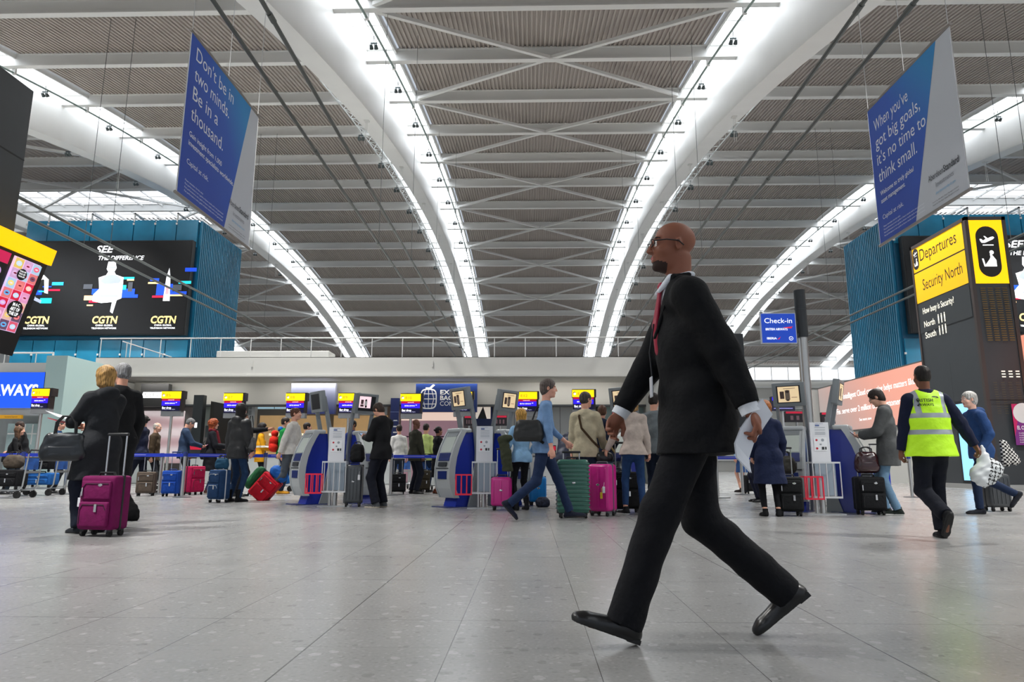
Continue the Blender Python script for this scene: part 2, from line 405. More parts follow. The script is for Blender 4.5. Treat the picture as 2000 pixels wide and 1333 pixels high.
# ------------------------------------------------------------------ lighting rails, trusses, spotlights
RAILM = mat('8fa09a', .35, metal=.3)
def arc(x, y0, y1, dz, step=2.6):
    n = int((y1-y0)/step); return [(x, y0+(y1-y0)*k/n, roofz(y0+(y1-y0)*k/n)+dz) for k in range(n+1)]
sides = {1: 'far left', 2: 'left middle', 3: 'right middle', 4: 'far right'}
for ri in (1, 2, 3, 4):
    xr = RAFT[ri]; s = 1 if xr < XC else -1; X = xr+s*1.75
    r = thing('service_rail', (X, 8, roofz(8)), 'thin grey tube rail following the bright skylight strip of the %s rafter' % sides[ri], 'rail')
    m = MB(); m.tube(arc(X, 8, 103, -.25), .05, 8); m.build('rail_tube', RAILM, r, True, True)
    for k, y in enumerate(PY):
        if y < 8: continue
        m = MB(); m.box((X-.08, y+.1, roofz(y)-.3), (X+.08, y+.22, roofz(y)+.35)); m.build('bracket', PURL, r, world=True)
SPOTB = mat('4b5354', .4, metal=.4); LAMP = glow('ffffff', 14)
def spotlight(loc, lab):
    r = thing('spotlight', loc, lab, 'spotlight', group='spotlights along the roof rafters')
    m = MB(); m.tube([(0, 0, 0), (0, 0, -.55)], .03, 6); m.box((-.22, -.06, -.6), (.22, .06, -.52)); m.build('bracket', SPOTB, r)
    for s in (-1, 1):
        m = MB(); m.cyl((s*.16, -.12, -.72), (s*.16, .14, -.9), .10, 12, r2=.15); h = m.build('lamp_head', SPOTB, r, True)
    m = MB()
    for s in (-1, 1): m.cyl((s*.16, .14, -.9), (s*.16, .15, -.907), .12, 12)
    m.build('lens', LAMP, r)
    return r
sp0 = None
for ri in (1, 2, 3, 4):
    xr = RAFT[ri]; s = 1 if xr < XC else -1
    for k in range(14):
        y = 20.8+5.2*k
        M = Matrix.Translation((xr+s*1.45, y, roofz(y)+.1)) @ Matrix.Scale(.62, 4)
        lab = 'small twin spotlight hung from the skylight rail of the %s rafter' % sides[ri]
        if sp0 is None: sp0 = spotlight(M.translation, lab); sp0.matrix_basis = M
        else:
            c = copytree(sp0, M, lab)
for ri in (2, 3):
    xr = RAFT[ri]; s = -1 if xr < XC else 1; X = xr+s*1.25
    r = thing('lighting_truss', (X, 30, roofz(30)), 'curved lattice truss with lights beside the %s rafter' % sides[ri], 'truss')
    P1 = arc(X-.2, 28, 102, -1.1, 1.3); P2 = arc(X+.2, 28, 102, -1.1, 1.3); P3 = arc(X, 28, 102, -.7, 1.3)
    m = MB()
    for P in (P1, P2, P3): m.tube(P, .03, 6)
    m.build('chord', mat('dfe4e4', .3, metal=.2), r, world=True)
    m = MB()
    for k in range(len(P1)-1):
        m.bar(P1[k], P3[k+1], .025, .025); m.bar(P2[k], P3[k+1], .025, .025); m.bar(P3[k], P1[k], .025, .025); m.bar(P1[k], P2[k+1], .025, .025)
    m.build('lacing', mat('dfe4e4', .3, metal=.2), r, world=True)
    for k in range(13):
        y = 36.4+5.2*k
        c = copytree(sp0, Matrix.Translation((X+s*.42, y, roofz(y)-.6)) @ Matrix.Scale(.7, 4), 'small bright twin spotlight clamped to the truss outside the %s rafter' % sides[ri])
for ri in (1, 4):
    xr = RAFT[ri]; s = -1 if xr < XC else 1
    for k in range(8):
        y = 36.4+5.2*k*1.3
        c = copytree(sp0, Matrix.Translation((xr+s*.8, y, roofz(y)-max(3.1-.033*y, .45)+.4)) @ Matrix.Scale(.6, 4), 'small twin spotlight below the outer edge of the %s rafter' % sides[ri])

# ------------------------------------------------------------------ tie rods
ROD = mat('5d615f', .35, metal=.5)
for x, where in ((-5.52, 'left middle, outer one of the pair'), (-4.67, 'left middle, inner one of the pair'), (5.84, 'right middle, inner one of the pair'), (6.73, 'right middle, outer one of the pair'),
          (-15.5, 'far left, inner one of the pair'), (-16.5, 'far left, outer one of the pair'), (17.2, 'far right, inner one of the pair'), (18.1, 'far right, outer one of the pair')):
    near = abs(x) < 10
    r = thing('tie_rod', (x, 0, 8.7), 'long grey steel rod running below the roof, '+where, 'rod')
    y1 = 95
    y0 = -6 if near else 5
    m = MB(); m.tube([(x, y0, 8.7), (x, 52 if near else y1, 8.7)] if near else [(x, y0, 8.7), (x, y1, 8.7)], .042 if near else .05, 8); m.build('rod', ROD, r, True, True)
    for k in range(6):
        y = 9+7.4*k+(2 if abs(x) % 1 > .6 else 0)
        m = MB(); m.cyl((x, y-.12, 8.7), (x, y+.12, 8.7), .056, 8); m.build('coupling', ROD, r, world=True)
        if k in (2, 4): m = MB(); m.tube([(x, y, 8.7), (x, y, roofz(y))], .01, 4); m.build('hanger_wire', ROD, r, world=True)
# ------------------------------------------------------------------ signs, banners, screens, towers
YEL = glow('ffc400', .95); YELP = mat('f0b400', .35, emit=.25); SBLK = mat('1b1512', .5); SW = glow('ffffff', .9); OFFW = glow('e9e4d4', .7)
UP = (0, 0, 1)
# hanging banners
def banner(X, ya, yb, z0, z1, left, lines, sub, lab):
    r = thing('hanging_banner', (X, (ya+yb)/2, z0), lab, 'banner')
    m = MB(); m.box((X-.006, ya, z0), (X+.006, yb, z1)); m.build('fabric', mat('cfd3da', .6), r, world=True)
    m = MB()
    for z in (z0, z1): m.tube([(X, ya-.06, z), (X, yb+.06, z)], .035, 8)
    m.build('bar', mat('8d8782', .4, metal=.3), r, True, True)
    m = MB()
    for y in (ya+.02, (ya+yb)/2, yb-.02): m.tube([(X, y, z1), (X, y, 21)], .008, 4)
    for y in (ya-.02, yb+.02): m.tube([(X, y, z0), (X, y, z1)], .008, 4)
    m.build('wire', mat('b5b5b5', .4), r, world=True)
    n = .0075 if left else -.0075
    P = Panel((X+n, ya if left else yb, z0), (0, 1 if left else -1, 0), UP, yb-ya, z1-z0)
    bm = bpy.data.materials.new('banner_blue'); bm.use_nodes = True; nt = bm.node_tree; b = nt.nodes['Principled BSDF']
    tc = nt.nodes.new('ShaderNodeTexCoord'); sp = nt.nodes.new('ShaderNodeSeparateXYZ'); nt.links.new(tc.outputs['Generated'], sp.inputs[0])
    a = nt.nodes.new('ShaderNodeMath'); a.operation = 'ADD'; yy = sp.outputs[1]
    if not left:
        iv = nt.nodes.new('ShaderNodeMath'); iv.operation = 'SUBTRACT'; iv.inputs[0].default_value = 1; nt.links.new(sp.outputs[1], iv.inputs[1]); yy = iv.outputs[0]
    nt.links.new(yy, a.inputs[0]); nt.links.new(sp.outputs[2], a.inputs[1])
    cr = nt.nodes.new('ShaderNodeValToRGB'); cr.color_ramp.elements[0].position = .3; cr.color_ramp.elements[0].color = lin('2b4fb4')
    cr.color_ramp.elements[1].position = .88; cr.color_ramp.elements[1].color = lin('2f8fd0'); e = cr.color_ramp.elements.new(.62); e.color = lin('3060c4')
    h = nt.nodes.new('ShaderNodeMath'); h.operation = 'MULTIPLY'; h.inputs[1].default_value = .5; nt.links.new(a.outputs[0], h.inputs[0]); nt.links.new(h.outputs[0], cr.inputs[0])
    nt.links.new(cr.outputs[0], b.inputs['Base Color']); b.inputs['Roughness'].default_value = .55
    top, bot = (.84, .55)
    if left: P.poly([(.0, 0), (.60, 0), (.87, 1), (.0, 1)], bm)
    else: ub = (yb-atX(1789, 431, X).y)/(yb-ya); ut = (yb-atX(1828.7, 82, X).y)/(yb-ya); P.poly([(.0, 0), (ub, 0), (ut, 1), (.0, 1)], bm)
    P.done('printed_area', r)
    P2 = Panel(P.o+P.n*.003, P.ux, P.uy, P.W, P.H)
    T = mat('eef2fa', .5); v = .84 if left else .80
    if left: v = .86
    for i, t in enumerate(lines): P2.text(t, .07, v-.125*i, .088, T, shear=0, w=len(t)*.047 if left else len(t)*.0405)
    v = .86-.125*4+.02 if left else .80-.125*4+.03
    for i, t in enumerate(sub): P2.text(t, .07, v-.055*i, .033, T, bold=.01, w=len(t)*.0185)
    P2.text('Capital at risk.', .07, v-.17, .033, T, w=.27)
    for i in range(4): P2.text('Past performance is not a guide to future results and is not guaranteed' if i else 'Please remember that the value', .07, .105-.022*i, .011, T, w=.5 if i else .22)
    G = mat('4a4c52', .5)
    P2.text('Aberdeen', .64, .19, .04, G, w=.155); P2.text('Standard', .80, .19, .04, G, w=.15, bold=.02)
    P2.text('Investments', .80, .135, .03, mat('8b8e96', .5), w=.18, align='c'); P2.text('aberdeenstandard.com', .80, .09, .018, mat('6fb2d8', .5), w=.2, align='c')
    for i in range(2): P2.text('Issued by Aberdeen Asset Managers Limited', .79, .05-.018*i, .008, G, w=.26, align='c')
    P2.done('lettering', r)
k = 1.0
banner(-7, 12.61, 16.12, 6.03, 9.58, True, ["Don't be in", "two minds.", "Be in a", "thousand."], ['Gain insight from 1,000', 'investment specialists worldwide.'], "left hanging blue and white advertising banner with text starting Don't be in two minds")
banner(8.6, 12.83, 16.25, 6.05, 9.62, False, ["When you've", "got big goals,", "it's no time to", "think small."], ['Welcome to truly global', 'asset management.'], "right hanging blue and white advertising banner with text starting When you've got big goals")

# teal glazed service blocks with the big advertising screens
def tealm(c, r=.3):
    return mat(c, r, noise=.18, nscale=.35, spec=.6)
T1 = tealm('1f7fa6'); T2 = tealm('15587a', .4)
def block(xin, xout, left, lab):
    yf, yr, z0, z1 = 41.0, 47.3, 5.0, 16.0
    zb_ = 0 if not left else 5.0
    r = thing('teal_service_block', ((xin+xout)/2, yf, 0), lab, 'building')
    m = MB(); m.box((min(xin, xout), yf, 0), (max(xin, xout), yr, z1)); m.build('core', T2, r, world=True)
    sg = 1 if left else -1; n = 26
    for k in range(n):
        y = yf+.12+(yr-yf-.2)*k/n
        m = MB(); m.box((xin, y, 0), (xin+sg*.16, y+.13, z1+.1)); m.build('fin', T1, r, world=True)
    m = MB(); W = abs(xout-xin); c = 8
    for k in range(c):
        x0 = min(xin, xout)+W*k/c; m.box((x0+.03, yf-.1, z1-1.7), (x0+W/c-.03, yf-.02, z1+.1)); m.box((x0+.03, yf-.1, .2), (x0+W/c-.03, yf-.02, 8.3))
    m.build('glass_cladding', mat('2a86ad', .15, noise=.25, nscale=.5, spec=.8), r, world=True)
    m = MB()
    for k in range(c):
        x0 = min(xin, xout)+W*k/c
        for z in (z1-.15, z1-1.5, 7.4): m.box((x0-.05, yf-.16, z-.06), (x0+.05, yf-.08, z+.06))
        if k % 2: m.box((x0-.04, yf-.12, z1), (x0+.04, yf-.04, z1+.6)); m.box((x0-.04, yf-.12, z1+.5), (x0+.04, yf+.9, z1+.6))
    m.build('fixing', PURL, r, world=True)
    return r
xl = -21.08; xr_ = 22.46
block(xl, -32.2, True, 'teal glass clad block at upper left carrying the dark advertising screen')
block(xr_, 35, False, 'teal glass clad block at right behind the departures tower')
def led(x0, x1, side, lab):
    r = thing('advertising_screen', ((x0+x1)/2, 40.6, 8.4), lab, 'screen')
    m = MB(); m.box((x0, 40.45, 8.55), (x1, 40.85, 14.6)); m.build('screen_case', mat('141517', .4), r, world=True)
    P = Panel((x0, 40.44, 8.55), (1, 0, 0), UP, x1-x0, 6.05)
    P.rect(0.005, .01, .995, .99, mat('17181a', .25, emit=.4)); P.done('display', r)
    P = Panel((x0, 40.42, 8.55), (1, 0, 0), UP, x1-x0, 6.05)
    B = [glow('1d4bd8', .9), glow('22c8d8', .9), glow('f0c890', .9), glow('d82040', .9), glow('2fa0e8', .9), glow('4a4e56', .6)]
    W_ = glow('f4f6fa', .95); GD = glow('f8dc88', .95); G2 = glow('8f98b0', .8)
    _rc, _tx, _pl = P.rect, P.text, P.poly
    def px(u0, v0, w, h, c): P.poly([(u0, v0), (u0+w, v0), (u0+w, v0+h), (u0, v0+h)], c)
    P.poly = lambda pts, m_: _pl([(.93*u+.10, v) for u, v in pts], m_)
    P.text = lambda t, u, v, h_, m_, **k_: _tx(t, .93*u+.10, v, h_, m_, **k_)
    cx = [.14, .52, .845]
    P.text('SEE', .425, .87, .075, W_, w=.095, shear=.25, bold=.02); P.text('THE DIFFERENCE', .445, .79, .045, W_, w=.24, shear=.25, bold=.015)
    for i, c in enumerate(cx):
        P.text('CGTN', c, .12, .075, GD, w=.13, align='c', bold=.03, shear=.1); P.text('CHINA GLOBAL', c, .09, .018, W_, w=.09, align='c', bold=.02); P.text('TELEVISION NETWORK', c, .06, .018, W_, w=.13, align='c', bold=.02)
    for a in [(-.0, .50, .05, .035, 0), (.05, .42, .10, .05, 0), (.20, .52, .065, .035, 4), (.17, .46, .08, .02, 3), (.02, .38, .07, .05, 2), (.145, .33, .065, .055, 1), (.13, .45, .05, .012, 1), (.15, .50, .05, .012, 0),
              (.43, .42, .24, .06, 0), (.60, .385, .09, .035, 0), (.59, .58, .07, .025, 1), (.62, .565, .04, .018, 2), (.39, .36, .05, .05, 2), (.42, .335, .05, .025, 3), (.41, .30, .035, .015, 2), (.56, .47, .06, .05, 1), (.63, .45, .025, .1, 5), (.38, .48, .05, .05, 5),
              (.94, .66, .065, .04, 0), (.91, .53, .07, .03, 1), (.74, .53, .07, .02, 2), (.79, .41, .09, .12, 0), (.86, .42, .1, .03, 0), (.77, .385, .08, .022, 3), (.86, .40, .08, .018, 2), (.88, .46, .05, .06, 5), (.75, .56, .05, .03, 0)]: px(a[0], a[1], a[2], a[3], B[a[4]])
    # leaning arch, plain figure, spire
    P.poly([(.09, .38), (.115, .38), (.125, .55), (.145, .585), (.155, .58), (.165, .44), (.185, .43), (.18, .58), (.15, .63), (.12, .63), (.10, .58)], W_); P.poly([(.09, .38), (.15, .33), (.155, .36), (.10, .41)], G2)
    P.poly([(.47, .48), (.46, .60), (.50, .625), (.51, .66), (.50, .69), (.505, .77), (.545, .77), (.555, .70), (.545, .66), (.555, .63), (.60, .60), (.60, .38), (.575, .36), (.56, .22), (.545, .24), (.55, .34), (.49, .33), (.44, .35), (.44, .42)], W_)
    P.poly([(.47, .56), (.50, .625), (.555, .63), (.59, .58), (.58, .54), (.50, .53)], G2); P.rect(.505, .70, .55, .715, G2); P.rect(.51, .66, .545, .67, G2); P.rect(.48, .40, .58, .41, G2)
    P.poly([(.832, .35), (.870, .35), (.862, .60), (.852, .70), (.840, .60)], W_); P.rect(.842, .42, .86, .5, glow('d8a0a8', .8))
    P.done('screen_image', r)
led(-33.2, -21.1, 0, 'huge dark advertising screen with CGTN lettering on the left teal block')
led(22.7, 35, 1, 'huge dark advertising screen partly hidden behind the departures tower')

# left near totem
r = thing('information_totem', (-8.6, 6, 0), 'tall dark information totem with yellow band cut by the left edge of the photo', 'totem')
p = atX(66, 179, -8.0); yt = p.y; zt_ = p.z; zb2 = atX(25, 447, -8.0).z
m = MB(); m.box((-9.0, 3.5, zb2-.6), (-8.0, yt, zt_)); m.build('upper_panel', mat('34373a', .45, noise=.05, nscale=2), r, world=True)
m = MB()
for z in (zt_-1.2, zt_-2.4): m.box((-8.0, 3.5, z), (-7.995, yt, z+.02))
m.build('panel_seam', mat('17181a', .6), r, world=True)
m = MB(); m.cyl((-9.3, 5.2, 0), (-9.3, 5.2, zb2), .22, 16); m.build('column', STEEL, r, True, True)
T = atX(103, 491, -7.7); B_ = atY(24, 696, T.y); uy = (T-B_).normalized(); H = (T-B_).length; nrm = Vector((0, 1, 0)).cross(uy)
L = 5.5; O = B_-Vector((0, L, 0))
def slab(mb, o, ux, uy, W, H, d): n = Vector(ux).cross(uy); q = [o-n*d, o+ux*W-n*d, o+ux*W, o]; return mb.hexa([q[0], q[1], q[2], q[3]]+[x+uy*H for x in q])
ux = Vector((0, 1, 0))
m = MB(); slab(m, O, ux, uy, L, H*.90, .35); m.build('screen_housing', mat('141315', .35), r, world=True)
m = MB(); slab(m, O+uy*H*.865+nrm*.07, ux, uy, L, H*.145, .45); m.build('yellow_band', YEL, r, world=True)
P = Panel(O+nrm*.002, ux, uy, L, H)
def U(k): return k
P.rect(.875, .2, .978, .835, glow('c9b2d8', .8))
cols = ['e8607a', 'd8b0d8', 'f0c0b0', '60a8e0', 'e02848', 'f0b8d8', 'b8d8f0', '70506a', 'f2d070', 'e8a0c8', 'd0a0e0', 'f08080']
for j in range(7):
    for i in range(3):
        c = cols[(j*5+i*3) % 12]; u0 = .878+i*.033; v0 = .206+j*.089
        P.rect(u0, v0, u0+.031, v0+.086, glow(cols[(j*7+i*5+2) % 12], .55)); P.disc(u0+.0155, v0+.043, .0105, glow(c, .8), ry=.022); P.disc(u0+.0155, v0+.043, .006, glow('7a1830' if (i+j) % 2 else 'f4e4ec', .6), ry=.007)
P.disc(.937, .40, .028, BLACK, ry=.075); P.text('M·A·C', .937, .425, .03, SW, w=.026, align='c', bold=.02); P.text('ART OF', .937, .385, .03, SW, w=.034, align='c', bold=.03); P.text('THE LIP', .937, .345, .03, SW, w=.034, align='c', bold=.03)
P.disc(.915, .70, .018, BLACK, ry=.05)
for i in range(3): P.text('YOUR LIPS', .915, .72-.022*i, .014, SW, w=.024, align='c', bold=.02)
P.rect(.60, .74, .855, .835, glow('c02050', .8)); P.rect(.60, .2, .855, .735, mat('0a0a0d', .3))
P.disc(.825, .66, .018, glow('c89ad8', .7), ry=.045); P.disc(.825, .55, .018, glow('9a50b8', .6), ry=.045); P.rect(.80, .61, .845, .615, SW)
P.text('i', .825, .64, .05, SW, w=.006, align='c')
P.done('screen_image', r)

# departures tower
X = 14.7; YN = 22.36; YF = 25.74; ZT = 9.05; XR = 16.05
r = thing('departures_tower', (15.4, 24, 0), 'tall dark totem with yellow Departures and Security North panels', 'totem')
m = MB(); m.box((X+.03, YN+.03, .14), (XR-.03, YF-.03, ZT-.1)); m.build('body', mat('33373b', .42, noise=.05, nscale=1.5), r, world=True)
m = MB(); m.box((X-.02, YN-.02, 0), (XR+.02, YF+.02, .16)); m.build('plinth', STEEL, r, world=True)
m = MB()
for x in (X, XR-.12): m.box((x, YN, .16), (x+.12, YN+.12, ZT))
m.box((X, YF-.1, .16), (X+.1, YF, ZT)); m.box((X, YN, ZT-.12), (XR, YF, ZT)); m.build('frame', mat('3b3230', .4), r, world=True)
P = Panel((X+.02, YF, 0), (0, -1, 0), UP, YF-YN, 9)
def vz(px, py): return atX(px, py, X).z/9
vt, vm, v3, v4 = vz(1869, 435), vz(1873, 492), vz(1880, 557), vz(1887, 622)
P.rect(.03, vm+.003, .94, vt, YELP); P.rect(.03, v3, .94, vm-.003, YELP); P.rect(.03, v4, .94, v3-.004, mat('2f3336', .4)); P.rect(.02, v4-.002, .95, v4, BLACK)
h = vt-vm
P.text('Departures', .17, vm+h*.36, .052, SBLK, w=.66); P.text('Security North', .17, v3+h*.40, .048, SBLK, w=.70)
def capsule(P, u, v, rw, hh, m_):
    a = P.W/P.H; pts = []
    for k in range(13): t = math.pi*k/12; pts.append((u+rw*math.cos(t), v+hh-rw*a+rw*a*math.sin(t)))
    for k in range(13): t = math.pi+math.pi*k/12; pts.append((u+rw*math.cos(t), v-hh+rw*a+rw*a*math.sin(t)))
    P.poly(pts, m_)
def pict(P, u, v, s, m_):          # plane taking off above a seated traveller, s = half width in u; a = aspect
    a = P.W/P.H
    def q(pts): P.poly([(u+x*s, v+y*s*a) for x, y in pts], m_)
    q([(-.85, 1.35), (-.7, 1.1), (-.3, 1.1), (.7, 1.55), (.9, 1.75), (.75, 1.9), (.45, 1.85), (.1, 1.68), (-.2, 1.95), (-.4, 1.98), (-.15, 1.6), (-.5, 1.4), (-.7, 1.6), (-.9, 1.6)])
    q([(-.6, .75), (.7, .75), (.7, .88), (-.6, .88)])
    q([(-.9, -.9), (-.7, -.9), (-.55, -1.7), (.0, -1.0), (.15, -.7), (.1, -.35), (.3, -.35), (.55, -.7), (.8, -1.1), (.8, -1.9), (-.7, -1.9)])
    P.poly([(u+s*(.35+.26*math.cos(t*.4)), v+s*a*(-.12+.26*math.sin(t*.4))) for t in range(16)], m_)
capsule(P, .09, vm+h*.52, .055, h*.40, SBLK); pict(P, .09, vm+h*.52, .042, WHITE)
P.text('How busy is Security?', .12, v3-.052, .026, OFFW, w=.56, bold=.01); P.text('North', .12, v3-.108, .026, OFFW, w=.2, bold=.01); P.text('South', .12, v3-.155, .026, OFFW, w=.2, bold=.01)
for j in (0, 1):
    for i in range(3):
        u = .39+.055*i; v = v3-.11-.047*j; P.disc(u, v+.033, .009, OFFW); P.rect(u-.010, v+.012, u+.010, v+.029, OFFW); P.rect(u-.008, v-.002, u+.008, v+.012, OFFW)
P.rect(.50, .02, .81, .325, mat('101214', .3)); P.rect(.52, .03, .79, .315, glow('86c4f2', 1.0))
P.rect(.5, .02, .503, .48, BLACK)
P.done('graphics', r)
P = Panel((X+.05, YN+.015, 0), (1, 0, 0), UP, XR-X-.1, 9)
va = atY(1888, 554, YN).z/9; vb = atY(1885, 430, YN).z/9
P.rect(.06, va, .94, vb, YEL); capsule(P, .5, (va+vb)/2, .30, (vb-va)*.40, SBLK); pict(P, .5, (va+vb)/2, .22, SW)
LV = mat('6a5426', .6)
for j in range(24):
    for i in range(4): P.rect(.16+.19*i, va-.02-.0085*j, .29+.19*i, va-.0165-.0085*j, LV)
for j in range(3):
    for i in range(3): P.rect(.40+.18*i, va-.33-.010*j, .50+.18*i, va-.326-.010*j, OFFW)
for j in range(14):
    for i in range(4): P.rect(.16+.19*i, va-.37-.0085*j, .25+.19*i, va-.368-.0085*j, mat('4c4636', .6))
vs_ = atY(1940, 783, YN).z/9; P.rect(0, vs_, 1, vs_+.003, BLACK)
pv = atY(1955, 870, YN).z/9; pt_ = atY(1950, 790, YN).z/9
P.rect(.52, pv, .97, pt_, mat('7a2a80', .4)); P.poly([(.52, pt_), (.52, pv+.03), (.75, pt_)], mat('c02060', .4)); P.disc(.80, (pv+pt_)/2+.04, .26, mat('dcdcdc', .4))
P.text('EL CRAIG', .60, pv+.055, .013, WHITE, w=.34, bold=.02)
for i in range(5): P.text('An exhibition of works', .62, pv+.04-.008*i, .005, WHITE, w=.30)
P.done('front_graphics', r)
m = MB(); m.box((XR+.02, YN+.3, 2.3), (XR+.15, YN+1.3, 4.3)); m.build('side_screen', mat('151517', .3), r, world=True)

# pink billboard on the right
bm = bpy.data.materials.new('billboard_glow'); bm.use_nodes = True; nt = bm.node_tree; b = nt.nodes['Principled BSDF']
tc = nt.nodes.new('ShaderNodeTexCoord'); sp = nt.nodes.new('ShaderNodeSeparateXYZ'); nt.links.new(tc.outputs['Generated'], sp.inputs[0])
cr = nt.nodes.new('ShaderNodeValToRGB'); el = cr.color_ramp.elements; el[0].position = .40; el[0].color = lin('ffa386'); el[1].position = 1; el[1].color = lin('a3a19e')
e = el.new(.55); e.color = lin('f6a086'); e = el.new(.85); e.color = lin('b89a92')
ad = nt.nodes.new('ShaderNodeMath'); ad.operation = 'MULTIPLY_ADD'; ad.inputs[1].default_value = -.12; nt.links.new(sp.outputs[2], ad.inputs[0]); nt.links.new(sp.outputs[1], ad.inputs[2])
nt.links.new(ad.outputs[0], cr.inputs[0]); nt.links.new(cr.outputs[0], b.inputs['Emission Color']); b.inputs['Base Color'].default_value = (.1, .1, .1, 1); b.inputs['Emission Strength'].default_value = .85
r = thing('billboard', (17.2, 30, 0), 'long backlit pink billboard with white lettering running behind the departures tower', 'billboard')
m = MB(); m.box((17, 19.5, 2.62), (17.02, 40.6, 5.2)); m.build('lit_face', bm, r, world=True)
m = MB(); m.box((17.02, 19.4, 2.55), (17.3, 40.7, 5.27)); m.box((16.98, 19.4, 2.55), (17.1, 40.7, 2.62)); m.build('frame', mat('53504e', .5), r, world=True)
m = MB(); m.box((17.05, 19.5, 0), (17.25, 40.6, 2.55)); m.build('support_wall', mat('c2c2be', .6), r, world=True)
P = Panel((17, 40.6, 2.62), (0, -1, 0), UP, 21.1, 2.58)
P.text("That's Intelligent Cloud computing helps matters like", .10, .66, .12, SW, w=.38); P.text('off Fin. serve over 2 million online customers stay happy', .08, .36, .12, SW, w=.43)
P.text('See more now', .225, .16, .06, SW, w=.06); P.done('lettering', r)

# check-in sign on its pole
YP = 13.0
b0 = atY(1556, 568, YP); xp = atY(1572, 720, YP).x
zc0 = atY(1575, 657, YP).z
r = thing('sign_pole', (xp, YP, 0), 'steel pole with black top carrying the small blue Check-in sign', 'pole')
m = MB(); m.cyl((0, 0, 0), (0, 0, zc0), .085, 20); m.cyl((0, 0, 0), (0, 0, .03), .22, 20); m.cyl((-.085, -.02, 0), (-.085, -.02, zc0-.05), .03, 8); m.build('steel_tube', STEEL, r, True)
zc = atY(1575, 660, YP).z
m = MB(); m.cyl((0, 0, zc), (0, 0, b0.z), .105, 20); m.cyl((0, 0, zc+.55), (0, 0, zc+.58), .11, 20); m.build('black_sleeve', mat('2b2f33', .4), r, True)
a = atY(1488, 671, YP-.1); bb = atY(1553, 612, YP-.1)
s = thing('check_in_sign', (a.x, YP-.1, a.z), 'blue square hanging sign reading Check-in beside the black topped pole', 'sign')
m = MB(); m.box((a.x, YP-.1, a.z), (bb.x, YP-.04, bb.z)); m.build('panel', mat('cdd3e4', .4), s, world=True)
m = MB(); m.box((bb.x-.02, YP-.08, bb.z-.2), (xp-.1, YP-.05, bb.z-.15)); m.box((bb.x-.02, YP-.08, a.z+.15), (xp-.1, YP-.05, a.z+.2)); m.build('bracket', DGREY, s, world=True)
P = Panel((a.x, YP-.1, a.z), (1, 0, 0), UP, bb.x-a.x, bb.z-a.z)
P.rect(.02, .02, .98, .98, glow('1f45b4', .55)); P.text('Check-in', .5, .67, .17, SW, w=.78, align='c'); P.text('BRITISH AIRWAYS', .13, .43, .075, SW, w=.62, bold=.02)
P.poly([(.62, .52), (.9, .56), (.86, .49), (.7, .50)], glow('d02848', .7)); P.text('IBERIA', .15, .13, .07, SW, w=.28, bold=.02); P.poly([(.44, .13), (.50, .13), (.54, .22), (.49, .17)], glow('d02848', .7)); P.disc(.83, .16, .06, SW); P.disc(.83, .16, .048, glow('1f45b4', .5))
P.text('o', .83, .14, .05, SW, w=.05, align='c'); P.done('lettering', s)

# dark display board seen behind the walking man
a = atY(1372, 1000, 16); b_ = atY(1451, 652, 16)
r = thing('display_board', ((a.x+b_.x)/2, 16.1, 0), 'tall dark display board on a post directly behind the walking man in black', 'board')
m = MB(); m.box((a.x, 16, 1.6), (b_.x, 16.25, b_.z)); m.build('panel', mat('2a2c30', .4), r, world=True)
m = MB(); m.cyl(((a.x+b_.x)/2-.2, 16.12, 0), ((a.x+b_.x)/2-.2, 16.12, 1.6), .06, 10); m.cyl(((a.x+b_.x)/2-.2, 16.12, 0), ((a.x+b_.x)/2-.2, 16.12, .03), .3, 16); m.build('post', STEEL, r, True, True)

# ------------------------------------------------------------------ counter hall: bag drop signs, desks, wall panels
YS = 26.0
for k in range(4):  # added fill lights under the soffit to brighten the counter wall
    l = bpy.data.lights.new('counter_fill', 'AREA'); l.shape = 'RECTANGLE'; l.size = 4.5; l.size_y = .25; l.energy = 45; l.color = (1, .97, .92)
    o = bpy.data.objects.new('counter_fill', l); C.objects.link(o); o.location = (-15+5.6*k, 29.3, 4.34); o.rotation_euler = (math.radians(18), 0, 0)
NAV = glow('0b0a2e', .5); RED = glow('b01030', .7); BLU = glow('2a18e8', .9)
signs = [(57, 98, 760, 'E3'), (194, 228, 765, 'E4'), (312, 355, 765, 'E5'), (434, 475, 769, 'E7'), (556, 596, 769, 'E8'), (659, 700, 769, 'E9'), (781, 822, 770, 'E10'), (884, 922, 766, 'E11'), (1006, 1049, 766, 'E12'), (1118, 1160, 762, 'E13')]
where = ['in front of the airline lightbox at far left', 'half hidden behind the grey-haired traveller', 'beside the Fast Track pill', 'above the pointing arm', 'above the man in white sweater', 'behind the first kiosk pair', 'left of the baggage shop sign', 'behind the second kiosk pair', 'above the blonde woman in pale blue', 'rightmost, above the man in beige jacket']
